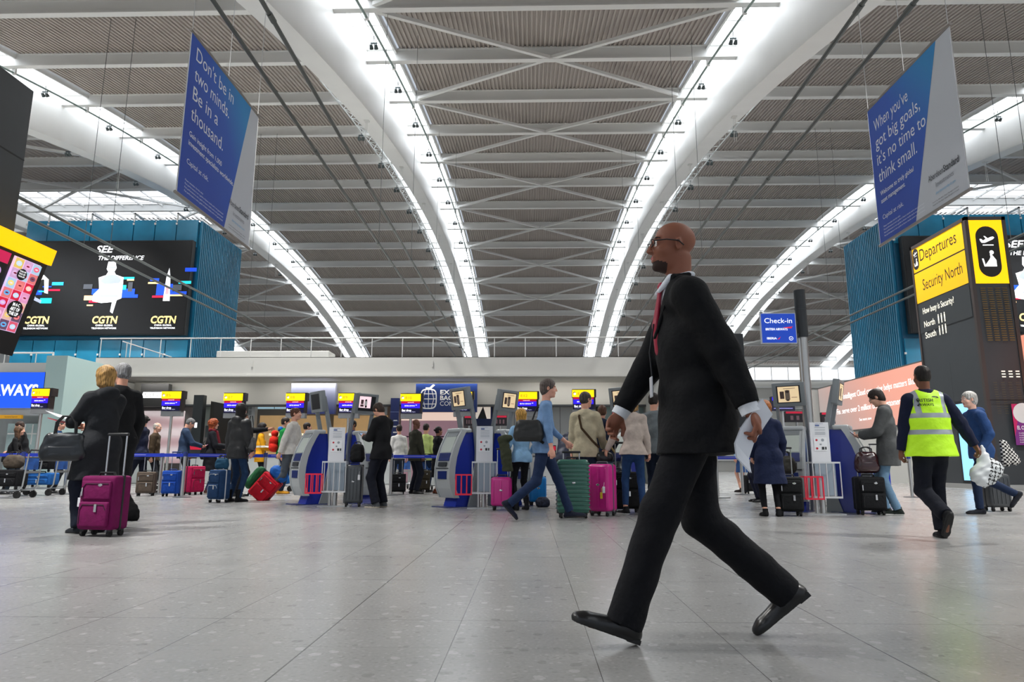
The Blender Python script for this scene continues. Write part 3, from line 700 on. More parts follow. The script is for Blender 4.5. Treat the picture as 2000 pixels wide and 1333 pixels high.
for (x0, x1, yt_, code), wh in zip(signs, where):
    YS = 22.0 if code == 'E3' else 26.0
    a = atY(x0, yt_+48, YS); b_ = atY(x1, yt_, YS); W = b_.x-a.x; zb_ = atY(x0, yt_+47, YS).z; cxm = (a.x+b_.x)/2
    r = thing('bag_drop_sign', (cxm, YS+.1, 0), 'yellow topped bag drop display %s' % wh, 'sign', group='bag drop displays')
    zy = atY(x0, yt_+14, YS).z; zs = atY(x0, yt_+38, YS).z
    m = MB(); m.box((a.x, YS, zy), (b_.x+.08, YS+.3, b_.z+.03)); m.box((a.x+.03, YS, zs), (b_.x+.05, YS+.22, zy)); m.build('case', mat('1c1416', .4), r, world=True)
    m = MB(); m.box((a.x+.02, YS+.02, a.z), (b_.x+.03, YS+.26, zs)); m.build('lower_box', mat('85878a', .45), r, world=True)
    m = MB(); m.cyl((cxm, YS+.14, .03), (cxm, YS+.14, a.z), .05, 10); m.cyl((cxm, YS+.14, 0), (cxm, YS+.14, .03), .2, 14); m.build('post', STEEL, r, True, True)
    H = b_.z-zs; P = Panel((a.x, YS-.005, zs), (1, 0, 0), UP, W, H); vy = (zy-zs)/H
    P.rect(0, vy, 1, 1, glow('ffd000', 1.0)); P.disc(.11, (1+vy)/2, .07, BLACK); P.disc(.12, (1+vy)/2-.02, .055, SW); P.text(code, .26, vy+.10, .15, mat('9a7a10', .5, emit=.3), w=.10*len(code)); P.rect(.05, 0, .97, vy-.01, NAV); P.rect(.05, vy-.12, .97, vy-.01, RED); P.rect(.05, vy-.36, .97, vy-.12, BLU)
    P.text('oneworld', .36, vy-.09, .05, SW, w=.3); P.text('BRITISH AIRWAYS', .22, vy-.27, .06, SW, w=.5, bold=.02); P.rect(.76, vy-.22, .82, vy-.19, SW)
    P.text('Bag drop', .09, vy-.52, .11, SW, w=.46, bold=.02); P.text('All British Airways flights', .09, .06, .05, glow('b8b8e0', .7), w=.66); P.text('E13', .84, .06, .05, glow('b8b8e0', .7), w=.1) if False else None
    P.done('display', r)
    # desk
    d = thing('check_in_desk', (cxm+.9, YS+.8, 0), 'white check-in desk %s' % wh, 'desk', group='check-in desks in the row')
    m = MB(); m.rbox((cxm+.3, YS+.5, 0), (cxm+1.75, YS+1.3, 1.05), .03); m.build('counter', mat('c6cac9', .5), d, world=True)
    m = MB(); m.box((cxm+.25, YS+.42, 1.05), (cxm+1.8, YS+1.35, 1.1)); m.build('counter_top', mat('4b4e52', .4), d, world=True)
    m = MB(); m.rbox((cxm+.5, YS+.6, 1.14), (cxm+1.15, YS+.68, 1.5), .02); m.cyl((cxm+.8, YS+.64, 1.1), (cxm+.8, YS+.64, 1.18), .05, 8); m.build('monitor', mat('26282c', .4), d, world=True)
    P = Panel((cxm+.52, YS+.595, 1.30), (1, 0, 0), UP, .61, .16); P.rect(0, 0, 1, 1, glow('b01c34', .6)); P.done('red_display', d)

def panelbox(name, x0, y0, x1, y1, Y, dep, m_, lab, cat='panel', ground=False, r_=.01, emit_rects=()):
    a = atY(x0, y1, Y); b_ = atY(x1, y0, Y)
    r = thing(name, ((a.x+b_.x)/2, Y, 0 if ground else a.z), lab, cat)
    q = MB(); q.box((a.x, Y, 0 if ground else a.z), (b_.x, Y+dep, b_.z)); q.build('panel', m_, r, world=True)
    return r, Panel((a.x, Y, 0 if ground else a.z), (1, 0, 0), UP, b_.x-a.x, b_.z-(0 if ground else a.z))
r, P = panelbox('airline_lightbox', -30, 727, 90, 798, 24.0, .3, mat('9aa2b0', .4), 'bright blue lightbox reading AIRWAYS at the far left', 'sign')
P.rect(.005, .01, .99, .99, glow('1c50e0', .95)); P.text('BRITISH AIRWAYS', .90, .36, .30, SW, w=1.9, bold=.03, align='r'); P.done('lettering', r)
r, P = panelbox('grey_fascia', -30, 798, 92, 812, 24.05, .4, mat('a0a4a8', .5), 'grey strip below the blue airline lightbox', 'fascia')
r, P = panelbox('yellow_sign', -30, 811, 42, 818, 23.9, .1, mat('c89010', .5, emit=.3), 'thin yellow direction sign below the airline lightbox', 'sign'); P.text('International Departures', .55, .3, .4, SBLK, w=.35); P.done('lettering', r)
r, P = panelbox('glass_screen', 0, 828, 76, 950, 25.6, .1, mat('a9c0c0', .2, noise=.3, nscale=1.5), 'pale green glass partition behind the couple at far left', 'partition', True)
for k in range(3): P.rect(.3+.25*k, .65, .34+.25*k, .99, WHITE)
P.rect(.02, .82, .98, .84, WHITE); P.done('frame_lines', r)
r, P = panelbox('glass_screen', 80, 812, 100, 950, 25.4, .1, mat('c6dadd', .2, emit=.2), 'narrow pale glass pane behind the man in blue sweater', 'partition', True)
r, P = panelbox('fast_track_sign', 272, 750, 330, 795, 29.6, .3, mat('3c3c3c', .5), 'dark hanging sign box with white Fast Track pill', 'sign')
P.rect(.0, .35, 1, .62, WHITE) if False else None
P.poly([(.06, .50), (.10, .38), (.9, .38), (.95, .50), (.9, .64), (.10, .64)], SW); P.text('Fast Track', .16, .44, .14, mat('4a4a4a', .5), w=.62); P.done('lettering', r)
r, P = panelbox('dark_header', 228, 776, 360, 798, 30.0, .15, mat('33363a', .5), 'long dark header strip above the glossy pink panel', 'header')
bw = bpy.data.materials.new('car_poster'); bw.use_nodes = True; nt = bw.node_tree; b = nt.nodes['Principled BSDF']; tc = nt.nodes.new('ShaderNodeTexCoord')
wv = nt.nodes.new('ShaderNodeTexWave'); wv.wave_type = 'RINGS'; wv.inputs['Scale'].default_value = .35; wv.inputs['Distortion'].default_value = 1.5; nt.links.new(tc.outputs['Object'], wv.inputs['Vector'])
cr = nt.nodes.new('ShaderNodeValToRGB'); cr.color_ramp.elements[0].color = lin('c9a8ac'); cr.color_ramp.elements[1].color = lin('f4e4e6'); nt.links.new(wv.outputs[1], cr.inputs[0]); nt.links.new(cr.outputs[0], b.inputs['Base Color']); nt.links.new(cr.outputs[0], b.inputs['Emission Color']); b.inputs['Emission Strength'].default_value = .45
r, P = panelbox('backlit_poster', 226, 803, 360, 905, 30.1, .1, bw, 'large glossy pale pink backlit poster behind the queue', 'poster')
r, P = panelbox('dark_door_leaf', 363, 772, 398, 960, 28.6, .3, mat('34393b', .45), 'dark open door leaf with a small lit square', 'door', True); P.rect(.30, .62, .58, .68, SW); P.done('lit_square', r)
m = MB(); a = atY(398, 960, 28.6); m.add([(a.x, 28.9, 0), (a.x+.55, 30.1, 0), (a.x+.55, 30.1, 3.28), (a.x, 28.9, 3.38), (a.x, 28.6, 0), (a.x, 28.6, 3.38)], [(0, 1, 2, 3), (4, 0, 3, 5)]); m.build('return', mat('1e2224', .5), r, world=True)
r, P = panelbox('wall_glazing', 400, 779, 434, 832, 31, .1, mat('aab8b0', .25), 'grey green glass panel right of the dark door leaf')
r, P = panelbox('wall_glazing', 400, 832, 434, 855, 31, .1, mat('4a5456', .3), 'dark lower glass panel right of the dark door leaf')
r, P = panelbox('white_pier', 478, 776, 500, 905, 30.8, .3, mat('c4c8c8', .5), 'white pier right of the bag drop display above the pointing arm', 'pier', True); P.rect(.1, .85, .5, .93, mat('8f9496', .4)); P.rect(.1, .78, .5, .84, mat('8f9496', .4)); P.done('notices', r)
WARM = mat('cfa874', .6, emit=.35, noise=.1, nscale=1)  # lit look of the timber is put in as emission
r, P = panelbox('timber_wall', 502, 812, 640, 900, 31.4, .1, WARM, 'warm glowing timber wall behind the man in white sweater', 'wall panel'); P.rect(.15, .55, .95, .60, glow('fff0c8', .9)); P.done('light_strip', r)
r, P = panelbox('timber_wall', 648, 812, 757, 900, 31.4, .1, WARM, 'warm glowing timber wall behind the first kiosk pair', 'wall panel'); P.rect(.3, .55, .95, .60, glow('fff0c8', .9)); P.done('light_strip', r)
r, P = panelbox('blue_window', 503, 783, 560, 799, 31.2, .1, glow('9fc0d0', .6), 'bluish high window beside the white pier', 'window'); P.rect(.58, 0, .6, 1, DGREY); P.rect(0, .45, 1, .52, mat('6a7c88', .4)); P.done('mullion', r)
gm = bpy.data.materials.new('lilac_gradient'); gm.use_nodes = True; nt = gm.node_tree; b = nt.nodes['Principled BSDF']; tc = nt.nodes.new('ShaderNodeTexCoord'); sp = nt.nodes.new('ShaderNodeSeparateXYZ'); nt.links.new(tc.outputs['Generated'], sp.inputs[0])
cr = nt.nodes.new('ShaderNodeValToRGB'); cr.color_ramp.elements[0].color = lin('2b3a80'); cr.color_ramp.elements[1].color = lin('b4b8cc'); nt.links.new(sp.outputs[2], cr.inputs[0]); nt.links.new(cr.outputs[0], b.inputs['Base Color']); b.inputs['Roughness'].default_value = .4
r, P = panelbox('gradient_board', 566, 749, 656, 809, 29.5, .25, gm, 'board fading from pale lilac to navy behind the first kiosk pair', 'board')
r, P = panelbox('white_shelf_panel', 700, 780, 757, 811, 31, .1, mat('b9c0c2', .4), 'pale glass panel behind the young man in black suit'); P.rect(.3, .3, .7, .7, WHITE); P.rect(0, .75, 1, .78, DGREY); P.done('frame_lines', r)
r, P = panelbox('blue_directory', 759, 778, 780, 905, 29.9, .2, mat('16265e', .4), 'tall narrow navy directory board with white lines', 'board', True)
for k in range(7): P.rect(.4, .30+.07*k, .85, .315+.07*k, WHITE)
P.rect(0, .83, 1, .835, mat('8090c0', .4)); P.rect(0, .72, 1, .725, mat('8090c0', .4)); P.done('white_lines', r)
r, P = panelbox('baggage_shop_sign', 811, 750, 932, 805, 29.4, .25, mat('16306e', .35), 'navy Excess Baggage Company sign with white globe suitcase', 'sign')
for k in range(1):
    cxu, cyv, ru, rv = .21, .46, .135, .36
    N_ = 40
    def sq(t, k_): c_, s_ = math.cos(t), math.sin(t); return (cxu+ru*k_*math.copysign(abs(c_)**.55, c_), cyv+rv*k_*math.copysign(abs(s_)**.55, s_))
    P.poly([sq(2*math.pi*i/N_, 1) for i in range(N_)], WHITE); P.poly([sq(2*math.pi*i/N_, .88) for i in range(N_)], mat('16306e', .35))
    for v in (.28, .46, .64): P.rect(cxu-ru*.95, v-.014, cxu+ru*.95, v+.014, WHITE)
    for u in (-.07, 0, .07):
        P.poly([(cxu+u*1.25-.005, cyv), (cxu+u*1.25+.005, cyv), (cxu+u*.7+.005, cyv+rv*.95), (cxu+u*.7-.005, cyv+rv*.95)], WHITE); P.poly([(cxu+u*.7-.005, cyv-rv*.95), (cxu+u*.7+.005, cyv-rv*.95), (cxu+u*1.25+.005, cyv), (cxu+u*1.25-.005, cyv)], WHITE)
    P.rect(.16, .80, .26, .87, WHITE); P.poly([(.22, .86), (.28, .98), (.315, .95), (.26, .84)], WHITE)
P.text('EXCESS', .40, .62, .16, WHITE, w=.42, bold=.03); P.text('BAGGAGE', .40, .42, .16, WHITE, w=.50, bold=.03); P.text('COMPANY', .40, .22, .16, WHITE, w=.48); P.done('lettering', r)
r, P = panelbox('shop_interior', 781, 803, 900, 905, 31.6, .2, mat('b08a96', .5, emit=.35), 'pinkish glowing panel as interior of the baggage shop below its navy sign', 'shop front', True)  # interior brightness put into the flat panel as emission
P.rect(0, .86, 1, .99, glow('f0d4c4', .7)); P.rect(.4, .05, 1, .60, mat('20205e', .4, emit=.15))
for k in range(8): P.rect(.4+.08*k, .05, .405+.08*k, .60, mat('8e8ec0', .4))
for k in range(4): P.rect(.4, .14+.13*k, 1, .147+.13*k, mat('8e8ec0', .4))
P.rect(0, .62, 1, .64, mat('5a3050', .5)); P.done('shelving', r)
r, P = panelbox('blue_wall_panel', 925, 778, 962, 832, 31.2, .1, mat('1b2d62', .4), 'navy panel with a small picture right of the baggage shop'); P.rect(.1, .25, .9, .75, glow('d8ccc0', .6)); P.poly([(.2, .25), (.7, .25), (.5, .7)], DGREY); P.done('picture', r)
r, P = panelbox('white_wall_panel', 963, 779, 1166, 905, 31.2, .1, mat('c3c5c4', .5), 'wide white wall panel behind the blonde woman in pale blue', 'wall panel', True)
for u in (.2, .42, .64, .86): P.rect(u, 0, u+.004, 1, DGREY)
P.done('joints', r)
r, P = panelbox('doorway', 1166, 779, 1262, 905, 30.9, .2, mat('8fa3a0', .3), 'dark framed doorway behind the woman with curly hair', 'door', True); P.rect(0, .0, .05, 1, BLACK); P.rect(0, .97, 1, 1, BLACK); P.rect(.3, .55, 1, .62, glow('f0c8a8', .8)); P.done('frame_lines', r)
# far area on the right: low partition and dark screens
r, P = panelbox('grey_partition', 1597, 762, 1668, 905, 40.9, .2, mat('b9b9b6', .5), 'grey partition at the far end of the pink billboard', 'partition', True)
r, P = panelbox('baggage_display', 1508, 775, 1551, 803, 20, .15, mat('141030', .4), 'dark blue hand luggage display behind the right kiosk pair', 'sign'); P.rect(.03, .72, .97, .95, BLU); P.text('Hand luggage', .08, .36, .2, SW, w=.75, bold=.02); P.text('BRITISH AIRWAYS', .2, .78, .1, SW, w=.6); P.rect(.08, .15, .9, .2, glow('8080c0', .6)); P.done('display', r)
m = MB(); a = atY(1530, 803, 20); m.cyl((a.x, 20.1, 0), (a.x, 20.1, a.z), .05, 8); m.build('post', STEEL, r, True, True)
for x0, y0, x1, y1, Y, lab in ((1535, 804, 1580, 825, 17, 'dark red topped display left of the steel sign pole'), (1606, 806, 1630, 828, 17, 'dark red topped display seen through the rightmost kiosk'), (907, 813, 925, 832, 20, 'dark red topped display behind the second kiosk pair, left one'), (963, 812, 990, 832, 20, 'dark red topped display behind the second kiosk pair, right one'), (1196, 806, 1228, 828, 20, 'dark red topped display left of the curly haired woman')):
    r, P = panelbox('security_display', x0, y0, x1, y1, Y, .1, mat('241c22', .4), lab, 'sign'); P.rect(.02, .8, .98, .98, glow('b02038', .7))
    for u in (.2, .45, .7): P.rect(u, .2, u+.12, .6, mat('8a6a70', .5))
    P.done('display', r); m = MB(); a = atY((x0+x1)/2, y1, Y); m.cyl((a.x, Y+.05, .02), (a.x, Y+.05, a.z), .03, 8); m.cyl((a.x, Y+.05, 0), (a.x, Y+.05, .03), .2, 12); m.build('post', STEEL, r, True, True)
# ------------------------------------------------------------------ figures: signed distance fields meshed with surface nets
class Field:
    def __init__(s, lo, hi, h):
        s.h = h; s.lo = np.array(lo, float)-3*h; n = np.ceil((np.array(hi, float)+3*h-s.lo)/h).astype(int)+1
        s.n = n; s.F = np.full(n, 1.0, np.float32)
    def _box(s, lo, hi):
        a = np.clip(np.floor((np.array(lo)-s.lo)/s.h).astype(int), 0, s.n-1); b = np.clip(np.ceil((np.array(hi)-s.lo)/s.h).astype(int)+1, 1, s.n)
        if np.any(b <= a): return None
        sl = tuple(slice(a[i], b[i]) for i in range(3))
        g = [(s.lo[i]+s.h*np.arange(a[i], b[i])).astype(np.float32) for i in range(3)]
        return sl, np.meshgrid(*g, indexing='ij', sparse=True)
    def _mix(s, sl, d, k, op):
        A = s.F[sl]
        if op == 'u':
            if k > 0: hh = np.maximum(k-np.abs(A-d), 0)/k; s.F[sl] = np.minimum(A, d)-hh*hh*k*.25
            else: s.F[sl] = np.minimum(A, d)
        elif op == 's':
            d = -d
            if k > 0: hh = np.maximum(k-np.abs(A-d), 0)/k; s.F[sl] = np.maximum(A, d)+hh*hh*k*.25
            else: s.F[sl] = np.maximum(A, d)
    def cone(s, a, b, ra, rb, k=.02, sq=(1, 1, 1), flat=(0, 0), op='u'):
        a = np.array(a, float); b = np.array(b, float); q = np.array(sq, float); R = max(ra, rb)
        e = R*q+k+2*s.h; bx = s._box(np.minimum(a, b)-e, np.maximum(a, b)+e)
        if bx is None: return s
        sl, (X, Y, Z) = bx; a_, b_ = a/q, b/q; X, Y, Z = X/q[0], Y/q[1], Z/q[2]
        ba = b_-a_; L2 = max(ba@ba, 1e-9)
        t = np.clip(((X-a_[0])*ba[0]+(Y-a_[1])*ba[1]+(Z-a_[2])*ba[2])/L2, 0, 1)
        d = np.sqrt((X-a_[0]-t*ba[0])**2+(Y-a_[1]-t*ba[1])**2+(Z-a_[2]-t*ba[2])**2)-(ra+(rb-ra)*t)
        d = d*q.min()
        L = math.sqrt(L2)
        if flat[1]: d = np.maximum(d, ((X-b_[0])*ba[0]+(Y-b_[1])*ba[1]+(Z-b_[2])*ba[2])/L)
        if flat[0]: d = np.maximum(d, -((X-a_[0])*ba[0]+(Y-a_[1])*ba[1]+(Z-a_[2])*ba[2])/L)
        s._mix(sl, d.astype(np.float32), k, op); return s
    def ell(s, c, r, k=.02, M=None, op='u'):     # ellipsoid, M columns = local axes
        c = np.array(c, float); r = np.array(r, float); R = r.max() if M is not None else r
        bx = s._box(c-R-k-2*s.h, c+R+k+2*s.h)
        if bx is None: return s
        sl, (X, Y, Z) = bx; X, Y, Z = X-c[0], Y-c[1], Z-c[2]
        if M is not None: X, Y, Z = [M[0, i]*X+M[1, i]*Y+M[2, i]*Z for i in range(3)]
        k0 = np.sqrt((X/r[0])**2+(Y/r[1])**2+(Z/r[2])**2); k1 = np.sqrt((X/r[0]**2)**2+(Y/r[1]**2)**2+(Z/r[2]**2)**2)
        d = k0*(k0-1)/np.maximum(k1, 1e-6)
        s._mix(sl, d.astype(np.float32), k, op); return s
    def cut(s, p, n):                # remove the side the normal points to
        p = np.array(p, float); n = np.array(n, float); n = n/np.linalg.norm(n)
        g = [(s.lo[i]+s.h*np.arange(s.n[i])).astype(np.float32) for i in range(3)]; X, Y, Z = np.meshgrid(*g, indexing='ij', sparse=True)
        s.F = np.maximum(s.F, ((X-p[0])*n[0]+(Y-p[1])*n[1]+(Z-p[2])*n[2]).astype(np.float32)); return s
    def noise(s, amp, f=1.0, sx=0):
        g = [(s.lo[i]+s.h*np.arange(s.n[i])).astype(np.float32)*f for i in range(3)]; X, Y, Z = np.meshgrid(*g, indexing='ij', sparse=True)
        N = np.sin(21*X+13*Z+2.1*np.sin(9*Y+5*Z)+sx)+np.sin(25*Z+11*Y+2.3*np.sin(11*X-7*Z)+1.3*sx)+.7*np.sin(47*Z-17*X+31*Y+sx)
        s.F += (amp*N/2.7).astype(np.float32); return s
    def mesh(s):
        F = s.F; S = F < 0; n = s.n-1
        c = np.zeros(n, np.int8); pos = np.zeros(n.tolist()+[3], np.float32); cnt = np.zeros(n, np.float32)
        corner = sum(S[i:i+n[0], j:j+n[1], k:k+n[2]].astype(np.int8) for i in (0, 1) for j in (0, 1) for k in (0, 1))
        act = (corner > 0) & (corner < 8); I = np.argwhere(act)
        if len(I) == 0: return np.zeros((0, 3)), np.zeros((0, 4), int)
        vid = -np.ones(n, np.int64); vid[act] = np.arange(len(I))
        P = np.zeros((len(I), 3)); W = np.zeros(len(I))
        for ax in range(3):
            o1, o2 = [a for a in range(3) if a != ax]
            for u in (0, 1):
                for v in (0, 1):
                    A = I.copy(); A[:, o1] += u; A[:, o2] += v; B = A.copy(); B[:, ax] += 1
                    fa = F[A[:, 0], A[:, 1], A[:, 2]]; fb = F[B[:, 0], B[:, 1], B[:, 2]]; m = (fa < 0) != (fb < 0)
                    t = np.where(m, fa/np.where(m, fa-fb, 1), 0); q = A.astype(float); q[:, ax] += t
                    P[m] += q[m]; W[m] += 1
        P = P/W[:, None]*s.h+s.lo; faces = []
        for ax in range(3):
            o1, o2 = [a for a in range(3) if a != ax]
            sl1 = [slice(1, -1)]*3; sl1[ax] = slice(0, -1); sl2 = list(sl1); sl2[ax] = slice(1, None)
            a_, b_ = S[tuple(sl1)], S[tuple(sl2)]; E = np.argwhere(a_ != b_); 
            if len(E) == 0: continue
            sgn = a_[E[:, 0], E[:, 1], E[:, 2]]; off = np.array([1, 1, 1]); off[ax] = 0; E = E+off
            def g(u, v): Q = E.copy(); Q[:, o1] -= u; Q[:, o2] -= v; return vid[Q[:, 0], Q[:, 1], Q[:, 2]]
            q = np.stack([g(0, 0), g(1, 0), g(1, 1), g(0, 1)], 1)
            fl = sgn if ax != 1 else ~sgn
            q[fl] = q[fl][:, ::-1]; faces.append(q)
        fc = np.concatenate(faces); fc = fc[(fc >= 0).all(1)][:, ::-1]
        return P, fc
    def build(s, name, mats, parent, mfn=None, label=None):
        P, fc = s.mesh(); me = bpy.data.meshes.new(name)
        me.vertices.add(len(P)); me.vertices.foreach_set('co', P.astype(np.float32).ravel())
        me.loops.add(len(fc)*4); me.loops.foreach_set('vertex_index', fc.astype(np.int32).ravel())
        me.polygons.add(len(fc)); me.polygons.foreach_set('loop_start', np.arange(len(fc), dtype=np.int32)*4)
        me.polygons.foreach_set('use_smooth', np.ones(len(fc), bool))
        if not isinstance(mats, (list, tuple)): mats = [mats]
        for m in mats: me.materials.append(m)
        if mfn is not None:
            me.polygons.foreach_set('material_index', np.asarray(mfn(P[fc].mean(1)), np.int32))
        me.update(calc_edges=True); me.validate()
        o = bpy.data.objects.new(name, me); C.objects.link(o)
        if parent is not None: o.parent = parent
        if label: o['label'] = label
        return o

def V(*a): return np.array(a, float)
def nrm(v): return v/max(np.linalg.norm(v), 1e-9)
def ik(a, t, l1, l2, pole):
    d = t-a; L = np.linalg.norm(d); Lm = min(L, (l1+l2)*.999); t = a+nrm(d)*Lm; L = Lm
    c = (l1*l1+L*L-l2*l2)/(2*l1*L); c = max(-1, min(1, c)); h = l1*math.sqrt(1-c*c); u = nrm(t-a)
    p = np.array(pole, float); p = nrm(p-u*(p@u)); return a+u*c*l1+p*h, t
def rx(a): a = math.radians(a); return np.array([[1, 0, 0], [0, math.cos(a), -math.sin(a)], [0, math.sin(a), math.cos(a)]])
def rz(a): a = math.radians(a); return np.array([[math.cos(a), -math.sin(a), 0], [math.sin(a), math.cos(a), 0], [0, 0, 1]])
def ry(a): a = math.radians(a); return np.array([[math.cos(a), 0, math.sin(a)], [0, 1, 0], [-math.sin(a), 0, math.cos(a)]])

SKIN = 'd8a088'; DARKSK = '7a4a34'
def skinmat(c): return mat(c, .55, noise=.06, nscale=9, spec=.4)
DEF = dict(pel=(0, 0, .93), lean=0, hp=0, hy=0, side=0, R=(.24, .03, .80), L=(-.24, .03, .80), rf=(.10, 0, 0, 0, 8), lf=(-.10, 0, 0, 0, -8), Rp=(.5, -.8, -.2), Lp=(-.5, -.8, -.2),
           Rk=(.1, 1, 0), Lk=(-.1, 1, 0), curlR=45, curlL=45, Rn=(-1, 0, 0), Ln=(1, 0, 0), Rd=None, Ld=None, fem=0, fat=0, vox=.009)
# rf/lf: x, y, heel height offset z, foot pitch (deg, + toe up), yaw out
def person(X, Y, H, yaw, label, skin=SKIN, hair=('short', '2a1d16'), top=None, bottom=None, shoes=('111114', '1a1a1a'), group=None, extra=None, face=None, **kw):
    p = dict(DEF); p.update(kw); s = H/1.78; vx = p['vox']
    root = thing('person', (X, Y, 0), label, 'person', math.radians(yaw), group)
    w = .92 if p['fem'] else 1.0; ft = p['fat']
    PEL = V(*p['pel'])*s; sp_ = rx(-p['lean']) @ rz(0); up = ry(p['side']) @ sp_ @ V(0, 0, 1)
    CH = PEL+up*.27*s; NB = PEL+up*.545*s; SHc = PEL+up*.475*s; WA = PEL+up*.12*s
    sh = {}; el = {}; wr = {}; hipj = {}; kn = {}; an = {}
    for sd, sg in (('R', 1), ('L', -1)):
        sh[sd] = SHc+(ry(p['side']) @ V(sg*.165*w*s, 0, 0)); t = V(*p[sd])*s
        el[sd], wr[sd] = ik(sh[sd], t, .285*s, .25*s, p[sd+'p'])
        f = p[sd.lower()+'f']; hipj[sd] = PEL+V(sg*.082*s, 0, -.02*s)
        FM = rz(-f[4]) @ rx(f[3])            # foot frame
        ankle = V(f[0], f[1], f[2]+.085)*s
        kn[sd], an[sd] = ik(hipj[sd], ankle, .435*s, .425*s, p[sd+'k'])
        an[sd+'M'] = FM
    HM = rz(-p['hy']) @ rx(-p['hp']-.0)      # head frame: hy + turns right, hp + looks down
    HC = NB+up*.055*s+HM @ V(0, .022, .135)*s*.95; hs = s*.95
    pts = [PEL, NB, HC+V(0, 0, .13)*s, HC]+[x for d in (sh, el, wr, kn) for x in d.values()]+[an['R'], an['L']]
    lo = np.min(pts, 0)-.24*s; hi = np.max(pts, 0)+.24*s; lo[2] = 0
    def hw(v): return HC+HM @ (V(*v)*hs)
    F = Field(lo, hi, vx)
    # torso / limbs (slim, under the clothes)
    tq = (1, .66, 1)
    F.cone(PEL, CH, .125*w*s, .13*w*s, .03, tq); F.cone(CH, SHc-up*.03*s, .13*w*s, .12*w*s, .03, tq)
    F.cone(sh['R'], sh['L'], .045*s, .045*s, .03)
    for sd in 'RL':
        F.cone(sh[sd], el[sd], .043*s*w, .036*s*w, .02); F.cone(el[sd], wr[sd], .036*s*w, .024*s, .012)
        F.cone(hipj[sd], kn[sd], .075*s, .048*s, .03); F.cone(kn[sd], an[sd], .046*s, .034*s, .02)
        M = an[sd+'M']; F.cone(an[sd]+M @ V(0, -.02, -.05)*s, an[sd]+M @ V(0, .13, -.065)*s, .030*s, .026*s, .02)
    F.cone(SHc+up*.02*s, NB+up*.02*s, .062*s*w, .052*s*w, .03); F.cone(NB, HC+HM @ V(0, -.03, -.05)*s, .052*s*w, .052*s*w, .02)
    # head
    fw = .95 if p['fem'] else 1
    F.ell(hw((0, -.012, .042)), V(.074, .095, .083)*hs, .01, HM); F.ell(hw((0, .025, -.02)), V(.062*fw, .072, .088)*hs, .02, HM)
    F.ell(hw((0, .042, -.082)), V(.045*fw, .045, .038)*hs, .025, HM); F.ell(hw((0, .078, -.098)), V(.02, .018, .018)*hs, .015, HM)
    F.cone(hw((-.04, .082, .032)), hw((.04, .082, .032)), .012*hs, .012*hs, .012)
    for e in (-1, 1):
        F.ell(hw((e*.033, .104, .008)), V(.015, .013, .0095)*hs, .008, HM, 's'); F.ell(hw((e*.033, .0815, .008)), V(.0135, .0135, .0125)*hs, .002, HM)
        F.ell(hw((e*.045, .06, -.03)), V(.022, .025, .022)*hs, .02, HM)
        F.ell(hw((e*.076*1, -.008, -.002)), V(.009, .019, .031)*hs, .006, HM @ rz(e*-22)); F.ell(hw((e*.083, -.002, .002)), V(.005, .009, .017)*hs, .004, HM @ rz(e*-22), 's')
    F.cone(hw((0, .094, .022)), hw((0, .113, -.022)), .007*hs, .0115*hs, .010); F.ell(hw((-.011, .103, -.027)), V(.008, .009, .007)*hs, .006, HM); F.ell(hw((.011, .103, -.027)), V(.008, .009, .007)*hs, .006, HM)
    F.cone(hw((-.017, .093, -.052)), hw((.017, .093, -.052)), .0075*hs, .0075*hs, .005); F.cone(hw((-.014, .091, -.067)), hw((.014, .091, -.067)), .008*hs, .008*hs, .005)
    F.cone(hw((-.022, .101, -.0595)), hw((.022, .101, -.0595)), .003*hs, .003*hs, .003, op='s')
    # hands
    for sd, sg in (('R', 1), ('L', -1)):
        d = nrm(V(*p[sd+'d'])) if p[sd+'d'] is not None else nrm(wr[sd]-el[sd]); n_ = V(*p[sd+'n']); n_ = nrm(n_-d*(n_@d)); w_ = np.cross(d, n_)
        if sg > 0: w_ = -w_
        # w_ points to the thumb side
        th_ = w_ if True else w_
        k = s*(.92 if p['fem'] else 1.0); c = wr[sd]+d*.045*k
        B = np.stack([th_, d, n_], 1)
        F.ell(c+d*.005*k, V(.040, .050, .0155)*k, .012, B); F.cone(wr[sd], c, .024*k, .024*k, .01, (1, 1, 1))
        cu = math.radians(p['curl'+sd])
        for i, (o_, ln) in enumerate(((.029, .070), (.010, .078), (-.010, .073), (-.028, .058))):
            b0 = wr[sd]+d*(.085-.004*abs(i-1))*k+th_*o_*k; c1 = cu*(1+.08*i); d1 = d*math.cos(c1)+n_*math.sin(c1); c2 = c1*2.1; d2 = d*math.cos(min(c2, 3))+n_*math.sin(min(c2, 3))
            b1 = b0+d1*ln*.55*k; F.cone(b0-d*.015*k, b1, .0095*k, .0085*k, .003); F.cone(b1, b1+d2*ln*.5*k, .0083*k, .007*k, .003)
        t0 = wr[sd]+d*.028*k+th_*.026*k+n_*.004*k; t1 = t0+(d*.62+th_*.62+n_*.35)*.036*k; t2 = t1+(d*.9+th_*.05+n_*.45)*.034*k
        F.cone(t0, t1, .0135*k, .011*k, .008); F.cone(t1, t2, .0105*k, .008*k, .003)
    eyes = [hw((e*.033, .0915, .008)) for e in (-1, 1)]; iris = [hw((e*.033, .0965, .008)) for e in (-1, 1)]; mouth = hw((0, .095, -.0595)); brow = [hw((e*.034, .094, .036)) for e in (-1, 1)]
    HMi = HM.T; fc_ = face or {}
